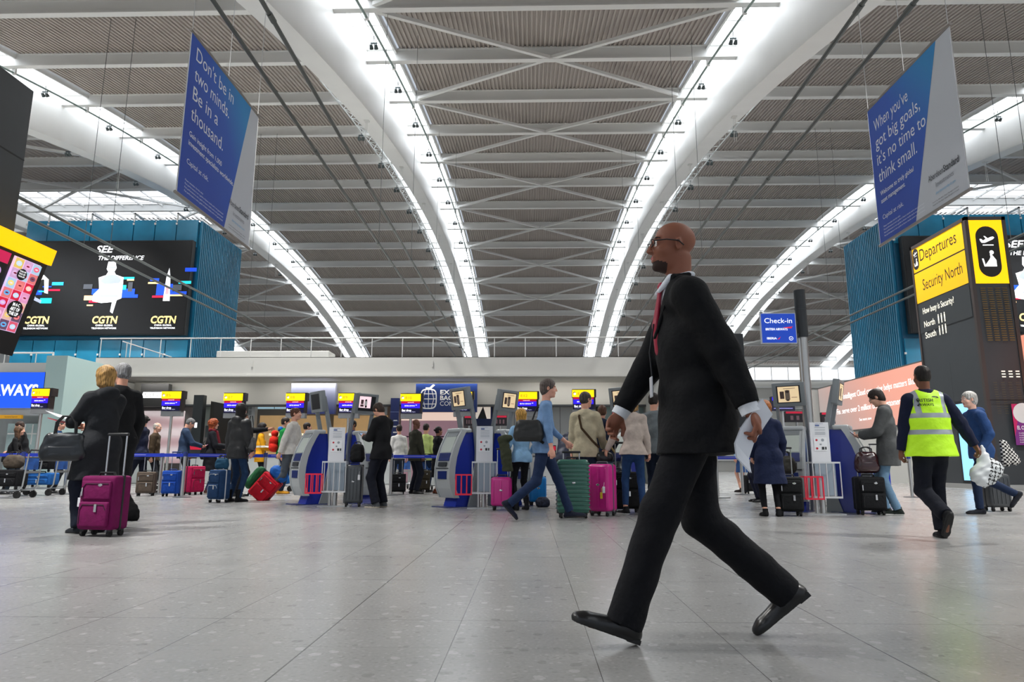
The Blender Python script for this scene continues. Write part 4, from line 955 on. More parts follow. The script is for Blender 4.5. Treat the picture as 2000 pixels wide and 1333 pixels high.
    def mfn(c):
        mi = np.zeros(len(c), int)
        L = (c-HC) @ HM/hs
        mi[(np.abs(L[:, 0]) < .019) & (np.abs(L[:, 2]+.0595) < .0085) & (L[:, 1] > .088) & (L[:, 1] < .11)] = 1
        bw_ = (np.abs(np.abs(L[:, 0])-.034) < .018) & (np.abs(L[:, 2]-.037+.25*np.abs(np.abs(L[:, 0])-.03)) < .0042) & (L[:, 1] > .07); mi[bw_] = 2
        if fc_.get('beard'): mi[(L[:, 2] < -.045) & (L[:, 1] > .015+.5*np.maximum(L[:, 2]+.07, 0)) & ~((np.abs(L[:, 0]) < .018) & (np.abs(L[:, 2]+.0595) < .010)) & ((L[:, 2] < -.068) | (np.abs(L[:, 0]) > .02) | (L[:, 2] > -.052)) & (L[:, 2] > -.14)] = 2
        if fc_.get('goatee'): mi[(L[:, 2] < -.074-.35*np.maximum(.075-L[:, 1], 0)) & (L[:, 1] > .035) & (L[:, 2] > -.14)] = 2
        if fc_.get('shave'): mi[(L[:, 2] > .045-.5*np.minimum(L[:, 1], 0)*0) & (L[:, 1] < .055-.0) & (L[:, 2] > .0+.8*L[:, 1]) & False] = 2
        for e, i_ in zip(eyes, iris):
            mi[(np.linalg.norm(c-e, axis=1) < .0135*hs) & (L[:, 1] > .080)] = 3
            mi[(np.linalg.norm(c-i_, axis=1) < .0065*hs)] = 4
        return mi
    hc_ = hair[1] if hair else '2a1d16'
    lip = mat('a85a50' if skin != DARKSK else '6a3c34', .5)
    body = F.build('body', [skinmat(skin), lip, mat(fc_.get('hair', hc_), .8), mat('e8e2dc', .3), mat('2a1c14', .2)], root, mfn)
    J = dict(root=root, PEL=PEL, CH=CH, NB=NB, SHc=SHc, sh=sh, el=el, wr=wr, kn=kn, an=an, HC=HC, HM=HM, hs=hs, s=s, up=up, hw=hw, lo=lo, hi=hi, vx=vx, w=w, hipj=hipj, WA=WA)
    # hair
    if hair: make_hair(J, hair)
    J['lower'] = bottom[0] if bottom else 'none'
    J['bt'] = {'jeans': (.088, .062), 'suit': (.095, .078), 'slim': (.083, .056), 'wide': (.105, .095), 'skirt': (.09, .07), 'none': (.05, .05)}[J['lower']]
    if bottom: make_bottom(J, bottom, ft)
    if shoes: make_shoes(J, shoes)
    if top: make_top(J, top, ft, p['fem'])
    return J

def hairmat(col):
    if ('h', col) in MATS: return MATS[('h', col)]
    m = bpy.data.materials.new('hair_strands'); m.use_nodes = True; nt = m.node_tree; b = nt.nodes['Principled BSDF']; b.inputs['Roughness'].default_value = .55; b.inputs['Specular IOR Level'].default_value = .35
    tc = nt.nodes.new('ShaderNodeTexCoord'); mp = nt.nodes.new('ShaderNodeMapping'); mp.inputs['Scale'].default_value = (90, 90, 7); n = nt.nodes.new('ShaderNodeTexNoise'); n.inputs['Scale'].default_value = 1; n.inputs['Detail'].default_value = 3
    nt.links.new(tc.outputs['Object'], mp.inputs[0]); nt.links.new(mp.outputs[0], n.inputs['Vector']); c = lin(col)
    cr = nt.nodes.new('ShaderNodeValToRGB'); cr.color_ramp.elements[0].position = .35; cr.color_ramp.elements[1].position = .68; cr.color_ramp.elements[0].color = (c[0]*.35, c[1]*.33, c[2]*.3, 1); cr.color_ramp.elements[1].color = (min(c[0]*1.35, 1), min(c[1]*1.32, 1), min(c[2]*1.3, 1), 1)
    nt.links.new(n.outputs[0], cr.inputs[0]); nt.links.new(cr.outputs[0], b.inputs['Base Color']); bp = nt.nodes.new('ShaderNodeBump'); bp.inputs['Strength'].default_value = .6; bp.inputs['Distance'].default_value = .01; nt.links.new(n.outputs[0], bp.inputs['Height']); nt.links.new(bp.outputs[0], b.inputs['Normal'])
    MATS[('h', col)] = m; return m
def make_hair(J, hair):
    st, col = hair[0], hair[1]; HM, hs, hw, s = J['HM'], J['hs'], J['hw'], J['s']
    lo = J['HC']-.30*s; hi = J['HC']+.22*s; lo[2] -= .2*s; F = Field(lo, hi, J['vx'])
    t = {'short': .009, 'buzz': .004, 'bald': .003, 'bob': .024, 'long': .02, 'curly': .035, 'bun': .012, 'mid': .014}.get(st, .01)
    F.ell(hw((0, -.015, .043)), V(.074+t, .097+t, .084+t)*hs, 0, HM)
    if st in ('short', 'buzz', 'mid', 'bald'): F.ell(hw((0, -.045, -.01)), V(.070+t*.6, .058+t, .065)*hs, .02, HM)
    if st == 'mid': F.ell(hw((0, -.05, -.04)), V(.068, .058, .07)*hs, .02, HM)
    if st == 'bun': F.ell(hw((0, -.045, -.01)), V(.072, .06, .065)*hs, .02, HM); F.ell(hw((0, -.125, .03)), V(.035, .035, .035)*hs, .01, HM)
    if st in ('bob', 'long', 'curly'):
        z = {'bob': -.11, 'long': -.26, 'curly': -.13}[st]
        F.cone(hw((0, -.05, 0)), hw((0, -.062, z+.03)), .082*hs, .072*hs, .03, (1, .75, 1))
        for e in (-1, 1): F.cone(hw((e*.068, -.005, .02)), hw((e*.066, -.01, z+.02)), .034*hs, .032*hs, .03)
    # open the face
    F.ell(hw((0, .115, -.03)), V(.073, .085, .105 if st not in ('bob', 'long', 'curly') else .095)*hs, .012, HM, 's')
    if st in ('short', 'buzz', 'mid', 'bun', 'bald'):
        F.ell(hw((0, .10, -.09)), V(.12, .095, .10)*hs, .01, HM, 's')
        for e in (-1, 1): F.ell(hw((e*.085, -.002, -.005)), V(.025, .026, .034)*hs, .005, HM, 's')
    if st == 'bald': F.ell(hw((0, .03, .12)), V(.085, .11, .08)*hs, .005, HM, 's')
    if st == 'curly': F.noise(.012, 3.5)
    elif st in ('bob', 'long'): F.noise(.004, 2.2)
    else: F.noise(.002, 3)
    if st in ('short', 'buzz'): F.cut(hw((0, 0, -.07)), HM @ V(0, 0, -1))
    F.build('hair', hairmat(col), J['root'])

def make_shoes(J, sh_):
    s = J['s']
    for sd in 'RL':
        A = J['an'][sd]; M = J['an'][sd+'M']
        def f(x, y, z): return A+M @ (V(x, y, z)*s)
        F = Field(A-.26*s, A+.26*s, min(J['vx'], .008))
        st = sh_[2] if len(sh_) > 2 else 'shoe'
        F.cone(f(0, -.035, -.045), f(0, .03, -.05), .040*s, .038*s, .02); F.cone(f(0, .03, -.055), f(0, .145, -.068), .038*s, .034*s, .02); F.ell(f(0, .16, -.068), V(.038, .05, .026)*s, .02, M)
        F.cone(f(0, -.02, -.04), f(0, -.01, .03 if st != 'boot' else .14), .040*s, .042*s, .02, flat=(0, 1)); F.ell(f(0, -.045, -.06), V(.034, .036, .03)*s, .01, M)
        F.cone(f(0, -.03, -.083), f(0, .17, -.083), .030*s, .034*s, .006, (1.1, 1, 1) if abs(M[1, 0]) < .5 else (1, 1.1, 1))
        F.cut(f(0, 0, -.085), M @ V(0, 0, -1))
        c1, c2 = cloth(sh_[0]) if sh_[0] != '111114' else mat('111114', .3), mat(sh_[1], .6)
        F.build('shoe', [c1, c2], J['root'], lambda c: ((((c-A) @ M)[:, 2] < -.066*s)).astype(int))

def make_bottom(J, b, ft):
    kind, col = b[0], b[1]; s = J['s']; p = J
    lo = J['lo'].copy(); hi = J['hi'].copy(); hi[2] = J['WA'][2]+.12*s
    F = Field(lo, hi, J['vx'])
    r0, r1, r2 = {'jeans': (.088, .062, .054), 'suit': (.095, .078, .072), 'slim': (.083, .056, .044), 'wide': (.105, .095, .095), 'skirt': (.09, .07, .07)}[kind]
    q = (1, .74, 1)
    F.cone(J['PEL']+V(0, 0, -.01)*s, J['PEL']+J['up']*.12*s, (.142+ft)*s, (.132+ft)*s, .03, q, (0, 1))
    if kind == 'skirt':
        L = b[2] if len(b) > 2 else .45
        F.cone(J['PEL'], J['PEL']+V(0, .0, -L)*s, .155*s, .20*s, .02, (1, .8, 1), (0, 1))
        F.cut(J['PEL']+V(0, 0, -L)*s, V(0, 0, -1))
    else:
        for sd in 'RL':
            an = J['an'][sd]; d = nrm(J['kn'][sd]-an); cu = b[2] if len(b) > 2 else -.01; e = an+d*cu*s
            F.cone(J['hipj'][sd], J['kn'][sd], r0*s, r1*s, .05); F.cone(J['kn'][sd], e, r1*s, r2*s, .03, flat=(0, 1))
            g = J['hipj'][sd]+(J['PEL']-J['hipj'][sd])*.2; F.ell(J['hipj'][sd]+V(0, -.045, .0)*s, V(.078, .075, .10)*s, .05)
    F.noise(.004 if kind != 'slim' else .002, 1.2, J['root'].location.x)
    F.build('skirt' if kind == 'skirt' else 'trousers', cloth(col), J['root'])

def make_top(J, t, ft, fem):
    kind, col = t[0], t[1]; o = t[2] if len(t) > 2 else {}; s, w, up = J['s'], J['w'], J['up']
    e = {'shirt': .012, 'sweater': .022, 'jacket': .03, 'coat': .038, 'puffer': .05}[kind]; L = o.get('len', {'shirt': .10, 'sweater': .06, 'jacket': .12, 'coat': .42, 'puffer': .1}[kind])
    lo = J['lo'].copy(); hi = J['hi'].copy(); lo[2] = max(J['PEL'][2]-(L+.12)*s, min(J['wr']['R'][2], J['wr']['L'][2])*0); hi[2] = J['HC'][2]+.02
    for sd in 'RL': lo = np.minimum(lo, J['wr'][sd]-.1); 
    F = Field(lo, hi, J['vx']); q = (1, .72, 1)
    PEL, CH, SHc, NB = J['PEL'], J['CH'], J['SHc'], J['NB']; fl = o.get('flare', .0)
    F.cone(PEL+V(0, 0, 0), CH, (.128*w+e+ft)*s, (.135*w+e+ft*.7)*s, .03, q); F.cone(CH, SHc-up*.05*s, (.137*w+e+ft*.6)*s, (.112*w+e)*s, .04, q)
    F.cone(PEL+up*.05*s, PEL-V(0, 0, max(L,.1))*s, (.152*w+e+ft)*s, (.172+e*.9+fl+ft)*s, .02, q, (0, 1))
    for sd in 'RL':
        bt = J.get('bt', (.088, .062)); g = .012+(.02 if L > .25 else 0)
        if J['lower'] != 'skirt': F.cone(J['hipj'][sd], J['kn'][sd], (bt[0]+g)*s, (bt[1]+g)*s, .05); F.ell(J['hipj'][sd]+V(0, -.045, .0)*s, V(.078+g, .075+g, .10+g)*s, .05)
        else: F.cone(J['PEL'], J['PEL']+V(0, 0, -.45)*s, .17*s, .215*s, .02, (1, .8, 1), (0, 1))
    F.cut(PEL-V(0, 0, L)*s, (0, 0, -1))
    for sd, sg in (('R', 1), ('L', -1)): F.cone(NB-up*.02*s, J['sh'][sd]+up*.005*s-V(sg*.02,0,0)*s, (.045+e*.8)*s, (.043+e*.8)*s, .05)
    F.cone(NB-up*.05*s, NB+up*(.035 if kind in ('coat', 'jacket', 'puffer') else .01)*s, (.070*w+e*.6)*s, (.055*w+e*.3)*s, .02, flat=(0, 1))
    if o.get('hood'): F.ell(NB+V(0, -.085, .0)*s, V(.11, .065, .075)*s, .03)
    sl = o.get('sleeve', 1.0)
    for sd in 'RL':
        if sl > .5:
            en = J['el'][sd]+(J['wr'][sd]-J['el'][sd])*(sl-.02 if sl < 1 else .97); r3 = (.026+e*.75+(.012 if kind == 'coat' else 0))*s
            F.cone(J['sh'][sd], J['el'][sd], (.047*w+e)*s, (.041*w+e*.85)*s, .03); F.cone(J['el'][sd], en, (.041*w+e*.85)*s, r3, .015, flat=(0, 1))
        else:
            en = J['sh'][sd]+(J['el'][sd]-J['sh'][sd])*.7; F.cone(J['sh'][sd], en, (.047*w+e)*s, (.047*w+e)*s, .03, flat=(0, 1))
    if fem: 
        for sg in (-1, 1): F.ell(CH+up*.08*s+V(sg*.065, .075, 0)*s, V(.06, .05, .06)*s, .04)
    F.noise(o.get('fold', .005), 1.0, J['root'].location.y)
    ms = [cloth(col)]; mf = None
    if o.get('stripe'): ms.append(cloth(o['stripe'][0])); za, zb2 = o['stripe'][1:]; mf = lambda c: ((c[:, 2] > za*s) & (c[:, 2] < zb2*s)).astype(int)
    if kind == 'puffer': ms = [mat(col, .5, noise=.1, bump=.3, bscale=20)]
    F.build(o.get('name', {'shirt': 'shirt', 'sweater': 'sweater', 'jacket': 'jacket', 'coat': 'coat', 'puffer': 'jacket'}[kind]), ms, J['root'], mf)
def loc2w(J, v):      # local figure coordinates -> world
    return J['root'].matrix_basis @ Vector(v)
# ------------------------------------------------------------------ kiosks, barriers, luggage builders
KG = mat('858b8e', .4, metal=.2); KGL = mat('b4b9bb', .35, metal=.15); KB = mat('0b2a9a', .35, coat=.4); KDB = mat('1a2a66', .3)
def kiosk(px, py, a, screen, label):
    q = atF(px, py); r = thing('check_in_kiosk', (q.x, q.y, 0), label, 'kiosk', math.radians(a), 'self service check-in kiosks')
    W = .20
    arc_ = [(-.13, 1.33), (-.20, 1.22), (-.29, 1.04), (-.355, .86), (-.39, .68), (-.395, .50), (-.36, .32), (-.28, .16)]
    inn = [(x+.10+.03*(1-abs(z-.7)), z) for x, z in arc_]
    R_ = Matrix.Rotation(math.pi/2, 4, 'X')        # (x, y) -> (x, z); extrusion towards -y
    # blue body
    m = MB(); poly = [(-.05, 1.30)]+inn[1:]+[(-.22, 0), (.06, 0), (.13, .35), (.18, .7), (.20, 1.0), (.18, 1.30)]
    m.prism(poly, (-W+.02, W-.02), 0, R_); m.build('body', KB, r)
    # grey curved front
    m = MB(); n = len(arc_)
    o2 = [(x+.05, z) for x, z in arc_]
    for i in range(n-1):
        (x0, z0), (x1, z1) = arc_[i], arc_[i+1]; (a0, b0), (a1, b1) = inn[i], inn[i+1]
        for y in (-W-.03, W+.03):
            s_ = 1 if y > 0 else -1
            m.hexa([(x1, y-.03*(s_ > 0), z1), (a1, y-.03*(s_ > 0), b1), (a1, y+.03*(s_ < 0), b1), (x1, y+.03*(s_ < 0), z1), (x0, y-.03*(s_ > 0), z0), (a0, y-.03*(s_ > 0), b0), (a0, y+.03*(s_ < 0), b0), (x0, y+.03*(s_ < 0), z0)])
        m.hexa([(x1+.02, -W, z1), (a1, -W, b1), (a1, W, b1), (x1+.02, W, z1), (x0+.02, -W, z0), (a0, -W, b0), (a0, W, b0), (x0+.02, W, z0)])
    m.rbox((-.15, -W-.02, 1.29), (.10, W+.02, 1.37), .03); m.build('front_shell', KGL, r, True)
    def face(i0, t0, i1, t1, wy, d, name, mt):     # a slab lying on the curved front between two arc positions
        def P(i, t): return Vector((arc_[i][0]+(arc_[i+1][0]-arc_[i][0])*t, 0, arc_[i][1]+(arc_[i+1][1]-arc_[i][1])*t))
        a_, b_ = P(i0, t0), P(i1, t1); e = (a_-b_).normalized(); nn = Vector((-e.z, 0, e.x)) if e.x >= 0 else Vector((-e.z, 0, e.x)); nn = Vector((-abs(e.z), 0, e.x))
        m = MB(); o = .02
        q_ = [b_+nn*(d-o-.02), b_+nn*(d-o), a_+nn*(d-o), a_+nn*(d-o-.02)]
        m.hexa([q_[0]+Vector((0, -wy, 0)), q_[1]+Vector((0, -wy, 0)), q_[2]+Vector((0, -wy, 0)), q_[3]+Vector((0, -wy, 0)), q_[0]+Vector((0, wy, 0)), q_[1]+Vector((0, wy, 0)), q_[2]+Vector((0, wy, 0)), q_[3]+Vector((0, wy, 0))])
        return m.build(name, mt, r)
    face(0, .3, 0, .95, .15, .012, 'camera_hood', KG); face(1, .0, 2, .5, .15, .012, 'touch_screen', glow('8e9590', .35)); face(2, .6, 3, .35, .16, .016, 'card_panel', KDB)
    face(3, .5, 3, .9, .12, .03, 'slot', mat('33373c', .4)); face(4, .35, 5, .1, .13, .014, 'blue_door', KDB); face(4, .05, 4, .12, .19, .014, 'seam', DGREY)
    m = MB(); m.prism([(-.42, 0), (.2, 0), (.2, .012), (-.42, .012)], (-W-.05, W+.05), 0, R_); m.build('base_plate', KDB, r)
    # two grey spines carrying the display
    for y in (-W-.02, W+.02):
        m = MB(); pl = [(.02, 0), (.26, 0), (.25, .5), (.25, .95), (.21, 1.35), (.055, 2.0), (-.01, 2.0), (.13, 1.35), (.175, .95), (.165, .6), (.11, .3)]
        m.prism(pl, (-y-.022, -y+.022), 0, R_); m.build('spine', KG, r)
    Mh = Matrix.Translation((.0, 0, 1.9)) @ Matrix.Rotation(math.radians(-9), 4, 'Y')
    m = MB(); m.rbox((-.05, -.26, -.19), (.05, .26, .21), .012); m.xf(Mh); h = m.build('display_housing', KG, r, True)
    P = Panel(Mh @ Vector((-.052, .19, -.13)), Mh.to_3x3() @ Vector((0, -1, 0)), Mh.to_3x3() @ Vector((0, 0, 1)), .38, .29)
    P.rect(0, 0, 1, 1, mat('17191c', .3))
    if screen == 'on':
        P.rect(.06, .05, .94, .95, glow('d6bd96', .75)); P.rect(.14, .25, .32, .68, mat('5a4640', .5)); P.rect(.36, .18, .56, .74, mat('8a7a6c', .5)); P.disc(.46, .66, .07, mat('4c3a34', .5)); P.rect(.40, .12, .52, .2, mat('3a2c28', .5)); P.rect(.62, .3, .86, .33, mat('a08c70', .5)); P.rect(.3, .82, .8, .85, mat('a08c70', .5))
    elif screen == 'pink':
        P.rect(.02, .2, .72, .98, glow('e8ccd4', .85)); P.rect(.12, .45, .28, .75, mat('6a4a50', .5)); P.disc(.42, .72, .06, BLACK); P.rect(.34, .35, .5, .66, WHITE); P.rect(.1, .28, .3, .42, mat('5a3a40', .5)); P.disc(.44, .3, .06, BLACK)
    P.done('display', r, world=False)
    return r
kiosk(611, 985, 40, 'off', 'leftmost kiosk of the row, display dark, beside the man in white sweater')
kiosk(706, 983, 137, 'pink', 'kiosk with pale pink display facing the young man in black')
kiosk(897, 990, 42, 'on', 'kiosk whose curved front stands right of the woman in black suit')
kiosk(990, 988, 140, 'on', 'kiosk behind the small pink suitcase')
kiosk(1222, 992, 48, 'on', 'kiosk behind the woman with curly hair')
kiosk(1557, 998, 58, 'on', 'kiosk in front of the woman in navy coat')
kiosk(1655, 1001, 148, 'on', 'rightmost kiosk, turned away, beside the man in grey coat')

def gauge(px, py, a, flip, label, redx):
    q = atF(px, py); r = thing('cabin_bag_gauge', (q.x, q.y, 0), label, 'stand', math.radians(a), 'cabin bag gauges between the kiosks')
    m = MB(); m.cyl((0, .08, .02), (0, .08, 1.30), .045, 12); m.cyl((-.09, .08, 0), (-.09, .08, .5), .03, 10); m.box((-.28, -.08, 0), (.28, .24, .02)); m.build('post', STEEL, r, True)
    m = MB(); m.box((-.14, -.02, .78), (.14, .0, 1.38)); b = m.build('board', mat('dfe1e6', .45), r)
    P = Panel((-.14, -.021, .78), (1, 0, 0), UP, .28, .60); RR = mat('c01830', .5); GG = mat('9aa0a8', .5)
    for v in (.86, .80, .74, .70): P.rect(.25, v, .8, v+.012, GG)
    P.rect(.28, .90, .5, .94, mat('6070a0', .5)); P.rect(.15, .28, .85, .62, mat('eceef2', .5)); P.disc(.3, .55, .06, RR); P.disc(.62, .55, .08, GG); P.rect(.45, .42, .55, .46, GG); P.disc(.3, .34, .06, RR); P.rect(.55, .31, .68, .38, DGREY); P.rect(.72, .31, .8, .38, DGREY)
    P.text('BRITISH AIRWAYS', .3, .955, .018, mat('3a4a90', .5), w=.4); P.done('printed_notice', b, world=False)
    m = MB(); x0, x1, y0, y1 = -.20, .20, -.18, .06
    for z in (.26, .77):
        for p_, q_ in (((x0, y0), (x1, y0)), ((x1, y0), (x1, y1)), ((x1, y1), (x0, y1)), ((x0, y1), (x0, y0))): m.bar((*p_, z), (*q_, z), .018, .025)
    k = 5
    for i in range(k):
        x = x0+(x1-x0)*i/(k-1)
        m.cyl((x, y0, .26), (x, y0, .77), .009, 6); m.cyl((x, y1, .26), (x, y1, .77), .009, 6)
    m.build('white_rack', mat('d4d6d8', .35, metal=.4), r, True)
    m = MB(); m.box((x0+.08, -.05, .28), (x1-.02, .02, .76)); m.build('back_plate', mat('9aa6b0', .3, metal=.5), r)
    m = MB(); s = redx; x0, x1, y0, y1 = (s-.13, s+.13, -.24, -.06)
    for z in (.24, .56):
        for p_, q_ in (((x0, y0), (x1, y0)), ((x1, y0), (x1, y1)), ((x1, y1), (x0, y1)), ((x0, y1), (x0, y0))): m.bar((*p_, z), (*q_, z), .02, .022)
    for x in (x0, x0+.09, x1-.08, x1):
        for y in (y0, y1): m.bar((x, y, .24), (x, y, .56), .018, .018)
    m.build('red_cage', mat('e01038', .4, coat=.3), r)
gauge(652, 990, 8, 0, 'cabin bag gauge with white notice board between the first two kiosks', -.33)
gauge(945, 994, 4, 0, 'cabin bag gauge with red cage left of the small pink suitcase', -.34)
gauge(1612, 1006, -2, 0, 'cabin bag gauge with red cage between the two rightmost kiosks', -.22)

# queue barriers
BELT = mat('1838c0', .6)
def post(px, py, lab):
    q = atF(px, py); r = thing('barrier_post', (q.x, q.y, 0), lab, 'post', group='queue barrier posts')
    m = MB(); m.lathe([(0, 0), (.19, 0), (.19, .012), (.06, .03), (0, .03)]); m.build('base', mat('6c6f72', .35, metal=.6), r, True)
    m = MB(); m.cyl((0, 0, .03), (0, 0, .9), .036, 14); m.build('tube', STEEL, r, True)
    m = MB(); m.cyl((0, 0, .9), (0, 0, 1.0), .045, 14); m.build('belt_head', mat('2a3a80', .5), r, True)
    return q
def belt(a, b, lab):
    a, b = Vector(a), Vector(b); d = (b-a).normalized()*.05; a2 = a+d; b2 = b-d
    r = thing('barrier_belt', (a.x, a.y, 0), lab, 'belt', group='blue queue barrier belts'); m = MB()
    m.bar((a2.x, a2.y, .93), (b2.x, b2.y, .93), .006, .075); m.build('webbing', BELT, r, world=True)
    t = MB(); c = (a2+b2)/2; e = (b2-a2).normalized(); nn = Vector((e.y, -e.x, 0)); nn = nn if nn.y < 0 else -nn
    for k in (.3, .7):
        c = a2.lerp(b2, k); t.bar((c.x+nn.x*.006-e.x*.25, c.y+nn.y*.006-e.y*.25, .935), (c.x+nn.x*.006+e.x*.25, c.y+nn.y*.006+e.y*.25, .935), .003, .022)
    t.build('printed_mark', mat('8080d0', .6), r, world=True)
p = [post(36, 970, 'leftmost queue barrier post, next to the couple leaning at the belt'), post(125, 966, 'queue barrier post behind the luggage trolley'), post(310, 966, 'queue barrier post left of the bright blue suitcase'), post(355, 972, 'queue barrier post right of the bright blue suitcase'), post(514, 969, 'queue barrier post by the person in yellow'), post(762, 968, 'queue barrier post right of the young man in black'), post(1451, 967, 'queue barrier post below the white papers in the walking man hand'), post(1782, 972, 'queue barrier post right of the man in grey coat')]
belt(p[0]-Vector((3, -.6, 0)), p[0], 'blue belt running off the left edge of the photo'); belt(p[0], p[3], 'long blue belt between the far left post and the blue suitcase'); belt(p[3], p[4], 'blue belt in front of the red-haired woman'); belt(p[4], atF(615, 968), 'blue belt behind the man in white sweater'); belt(p[5], atF(905, 968), 'blue belt in front of the bald man and the woman in black'); belt(atF(1380, 966), p[6], 'blue belt left of the post under the papers'); belt(p[6], atF(1530, 967), 'blue belt behind the woman in navy coat')

# luggage
def suitcase(px, py, rzd, w, d, h, col, style, label, handle=0, tilt=0, tiltax='Y', name='suitcase', cat='suitcase', group=None, accent=None, at=None, zoff=0):
    q = Vector(at) if at is not None else atF(px, py)
    r = thing(name, (q.x, q.y, zoff), label, cat, math.radians(rzd), group)
    r.matrix_basis = Matrix.Translation((q.x, q.y, zoff)) @ Matrix.Rotation(math.radians(rzd), 4, 'Z') @ Matrix.Rotation(math.radians(tilt), 4, tiltax)
    hard = style in ('hard', 'ribbed', 'ribv'); A = mat(accent or '17181b', .5)
    SM = mat(col, .32, coat=.3, noise=.05, nscale=4) if hard else cloth(col, .8)
    m = MB(); z0 = .065; m.rbox((-w/2, -d/2, z0), (w/2, d/2, h), .05 if hard else .035, 4); b = m.build('shell', SM, r, True)
    if style == 'ribbed':
        m = MB(); n = 12
        for i in range(n):
            z = z0+.06+(h-z0-.12)*i/(n-1); m.rbox((-w/2-.008, -d/2-.008, z-.012), (w/2+.008, d/2+.008, z+.012), .01, 2)
        m.build('rib', mat(col, .2, metal=.5, coat=.4), b, True)
    if style in ('ribv', 'hard'):
        m = MB(); n = 5 if style == 'ribv' else 3
        for i in range(n):
            x = -w*.36+w*.72*i/(n-1); m.rbox((x-.012, -d/2-.007, z0+.06), (x+.012, d/2+.007, h-.06), .006, 2)
        m.build('rib', SM, b, True)
    m = MB(); m.rbox((-w/2-.006, -.012, z0-.002), (w/2+.006, .012, h+.005), .005, 2); m.build('zip_seam', A, b, True)
    if not hard:
        m = MB(); m.rbox((-w*.42, -d/2-.035, z0+.03), (w*.42, -d/2+.01, z0+(h-z0)*.52), .025, 3); pk = m.build('front_pocket', SM, r, True)
        m = MB(); m.rbox((-w*.42, -d/2-.022, z0+(h-z0)*.56), (w*.42, -d/2+.01, h-.05), .02, 3); m.build('front_pocket', SM, r, True)
        m = MB(); zt = z0+(h-z0)*.52; m.tube([(-w*.36, -d/2-.036, z0+.06), (-w*.36, -d/2-.036, zt-.08), (-w*.30, -d/2-.037, zt-.03), (w*.30, -d/2-.037, zt-.03), (w*.36, -d/2-.036, zt-.08)], .004, 6, cap=True)
        m.tube([(-w*.36, -d/2-.024, h-.22), (-w*.36, -d/2-.024, h-.12), (-w*.28, -d/2-.024, h-.08), (w*.36, -d/2-.024, h-.08)], .004, 6); m.build('zipper', A, r)
        m = MB(); m.rbox((.02, -d/2-.045, zt-.10), (.05, -d/2-.036, zt-.02), .004, 2); m.rbox((-w*.38, -d/2-.034, h-.20), (-w*.34, -d/2-.024, h-.12), .004, 2); m.build('zip_pull', CHROME, r)
    m = MB(); m.ell((.05 if not hard else 0, -d/2-(.024 if not hard else .006), h-.09 if not hard else h*.6), (.026, .004, .016), 14, 6); m.build('badge', CHROME, r, True)
    m = MB(); m.tube([(-.09, 0, h), (-.08, 0, h+.03), (.08, 0, h+.03), (.09, 0, h)], .011, 8, sq=1.6); m.build('carry_handle', A, r, True)
    if handle:
        m = MB(); hx = w*.26; hy = d*.38
        for s in (-1, 1): m.cyl((s*hx, hy, h-.02), (s*hx, hy, h+handle), .009, 8)
        m.build('telescopic_tube', mat('c8cacc', .25, metal=.8), r, True); m = MB(); m.rbox((-hx-.02, hy-.016, h+handle-.01), (hx+.02, hy+.016, h+handle+.022), .012, 3); m.build('grip', A, r, True)
    for sx in (-1, 1):
        for sy in (-1, 1):
            m = MB(); x, y = sx*(w/2-.05), sy*(d/2-.045); m.cyl((x-.014, y, .03), (x+.014, y, .03), .03, 14); wl = m.build('wheel', RUBBER, r, True)
            m = MB(); m.rbox((x-.022, y-.02, .045), (x+.022, y+.02, .085), .006, 2); m.build('caster', A, wl)
    return r
def tagon(r, loc, col='f0f0f0'):
    m = MB(); x, y, z = loc; m.rbox((x-.02, y-.006, z-.09), (x+.02, y, z), .004, 2); m.tube([(x, y, z), (x+.01, y-.004, z+.06)], .003, 5); m.build('luggage_tag', mat(col, .5), r)
def softbag(loc, rzd, w, d, h, col, label, name='bag', cat='bag', strap=None, mt=None, rough=.7, roundness=.45, straps2=None, group=None):
    r = thing(name, loc, label, cat, math.radians(rzd), group); F = Field((-w/2-.03, -d/2-.03, -.02), (w/2+.03, d/2+.03, h+.03), .008 if max(w, h) > .3 else .006)
    rr = d*roundness; sx = (w/2-rr); n = 5
    for i in range(n):
        z = rr*.9+(h-1.8*rr)*i/(n-1) if h > 2*rr else h/2
        k = 1-.18*(i/(n-1))**2; F.cone((-sx*k, 0, z), (sx*k, 0, z), rr*(1-.15*i/(n-1)), rr*(1-.15*i/(n-1)), .03)
    F.noise(.005, 1.6, loc[0]); F.cut((0, 0, 0.0), (0, 0, -1))
    F.build('bag_body', mt or cloth(col, rough), r)
    A = mat('1a1a1c', .5)
    m = MB(); m.rbox((-w*.3, -d*.47, h*.15), (w*.3, -d*.33, h*.5), .02, 3); m.build('front_pocket', mt or cloth(col, rough), r, True)
    if strap:
        m = MB()
        for y in (-.03, .03) if strap < .3 else (0,): m.tube([(-w*.22, y, h*.85), (-w*.2, y, h+strap*.6), (-w*.08, y, h+strap), (w*.08, y, h+strap), (w*.2, y, h+strap*.6), (w*.22, y, h*.85)], .009, 8)
        m.build('strap', A, r, True)
    return r
# ------------------------------------------------------------------ the walking man in the foreground
K = person(.70, 3.02, 1.825, 90, 'tall bald man in black suit, white shirt and red tie striding left in the foreground', skin='8a5540', hair=None,
    pel=(0, -.03, .925), lean=5.5, hp=-2, hy=-4, L=(-.27, -.20, .84), R=(.20, .27, .93), Lp=(-.3, -1, 0), Rp=(.3, -1, -.1), lf=(-.085, .305, .020, 19, -6), rf=(.095, -.37, .105, -38, 6),
    curlL=48, curlR=42, Ln=(.3, .9, 0), Rn=(-.9, -.3, -.3), vox=.0055, bottom=('suit', '0d0e13', -.035), shoes=('111114', '1a1a1a'), face=dict(goatee=1, hair='2e1c15'))
s = K['s']; rt = K['root']
def v(x): return Vector([float(t) for t in x])
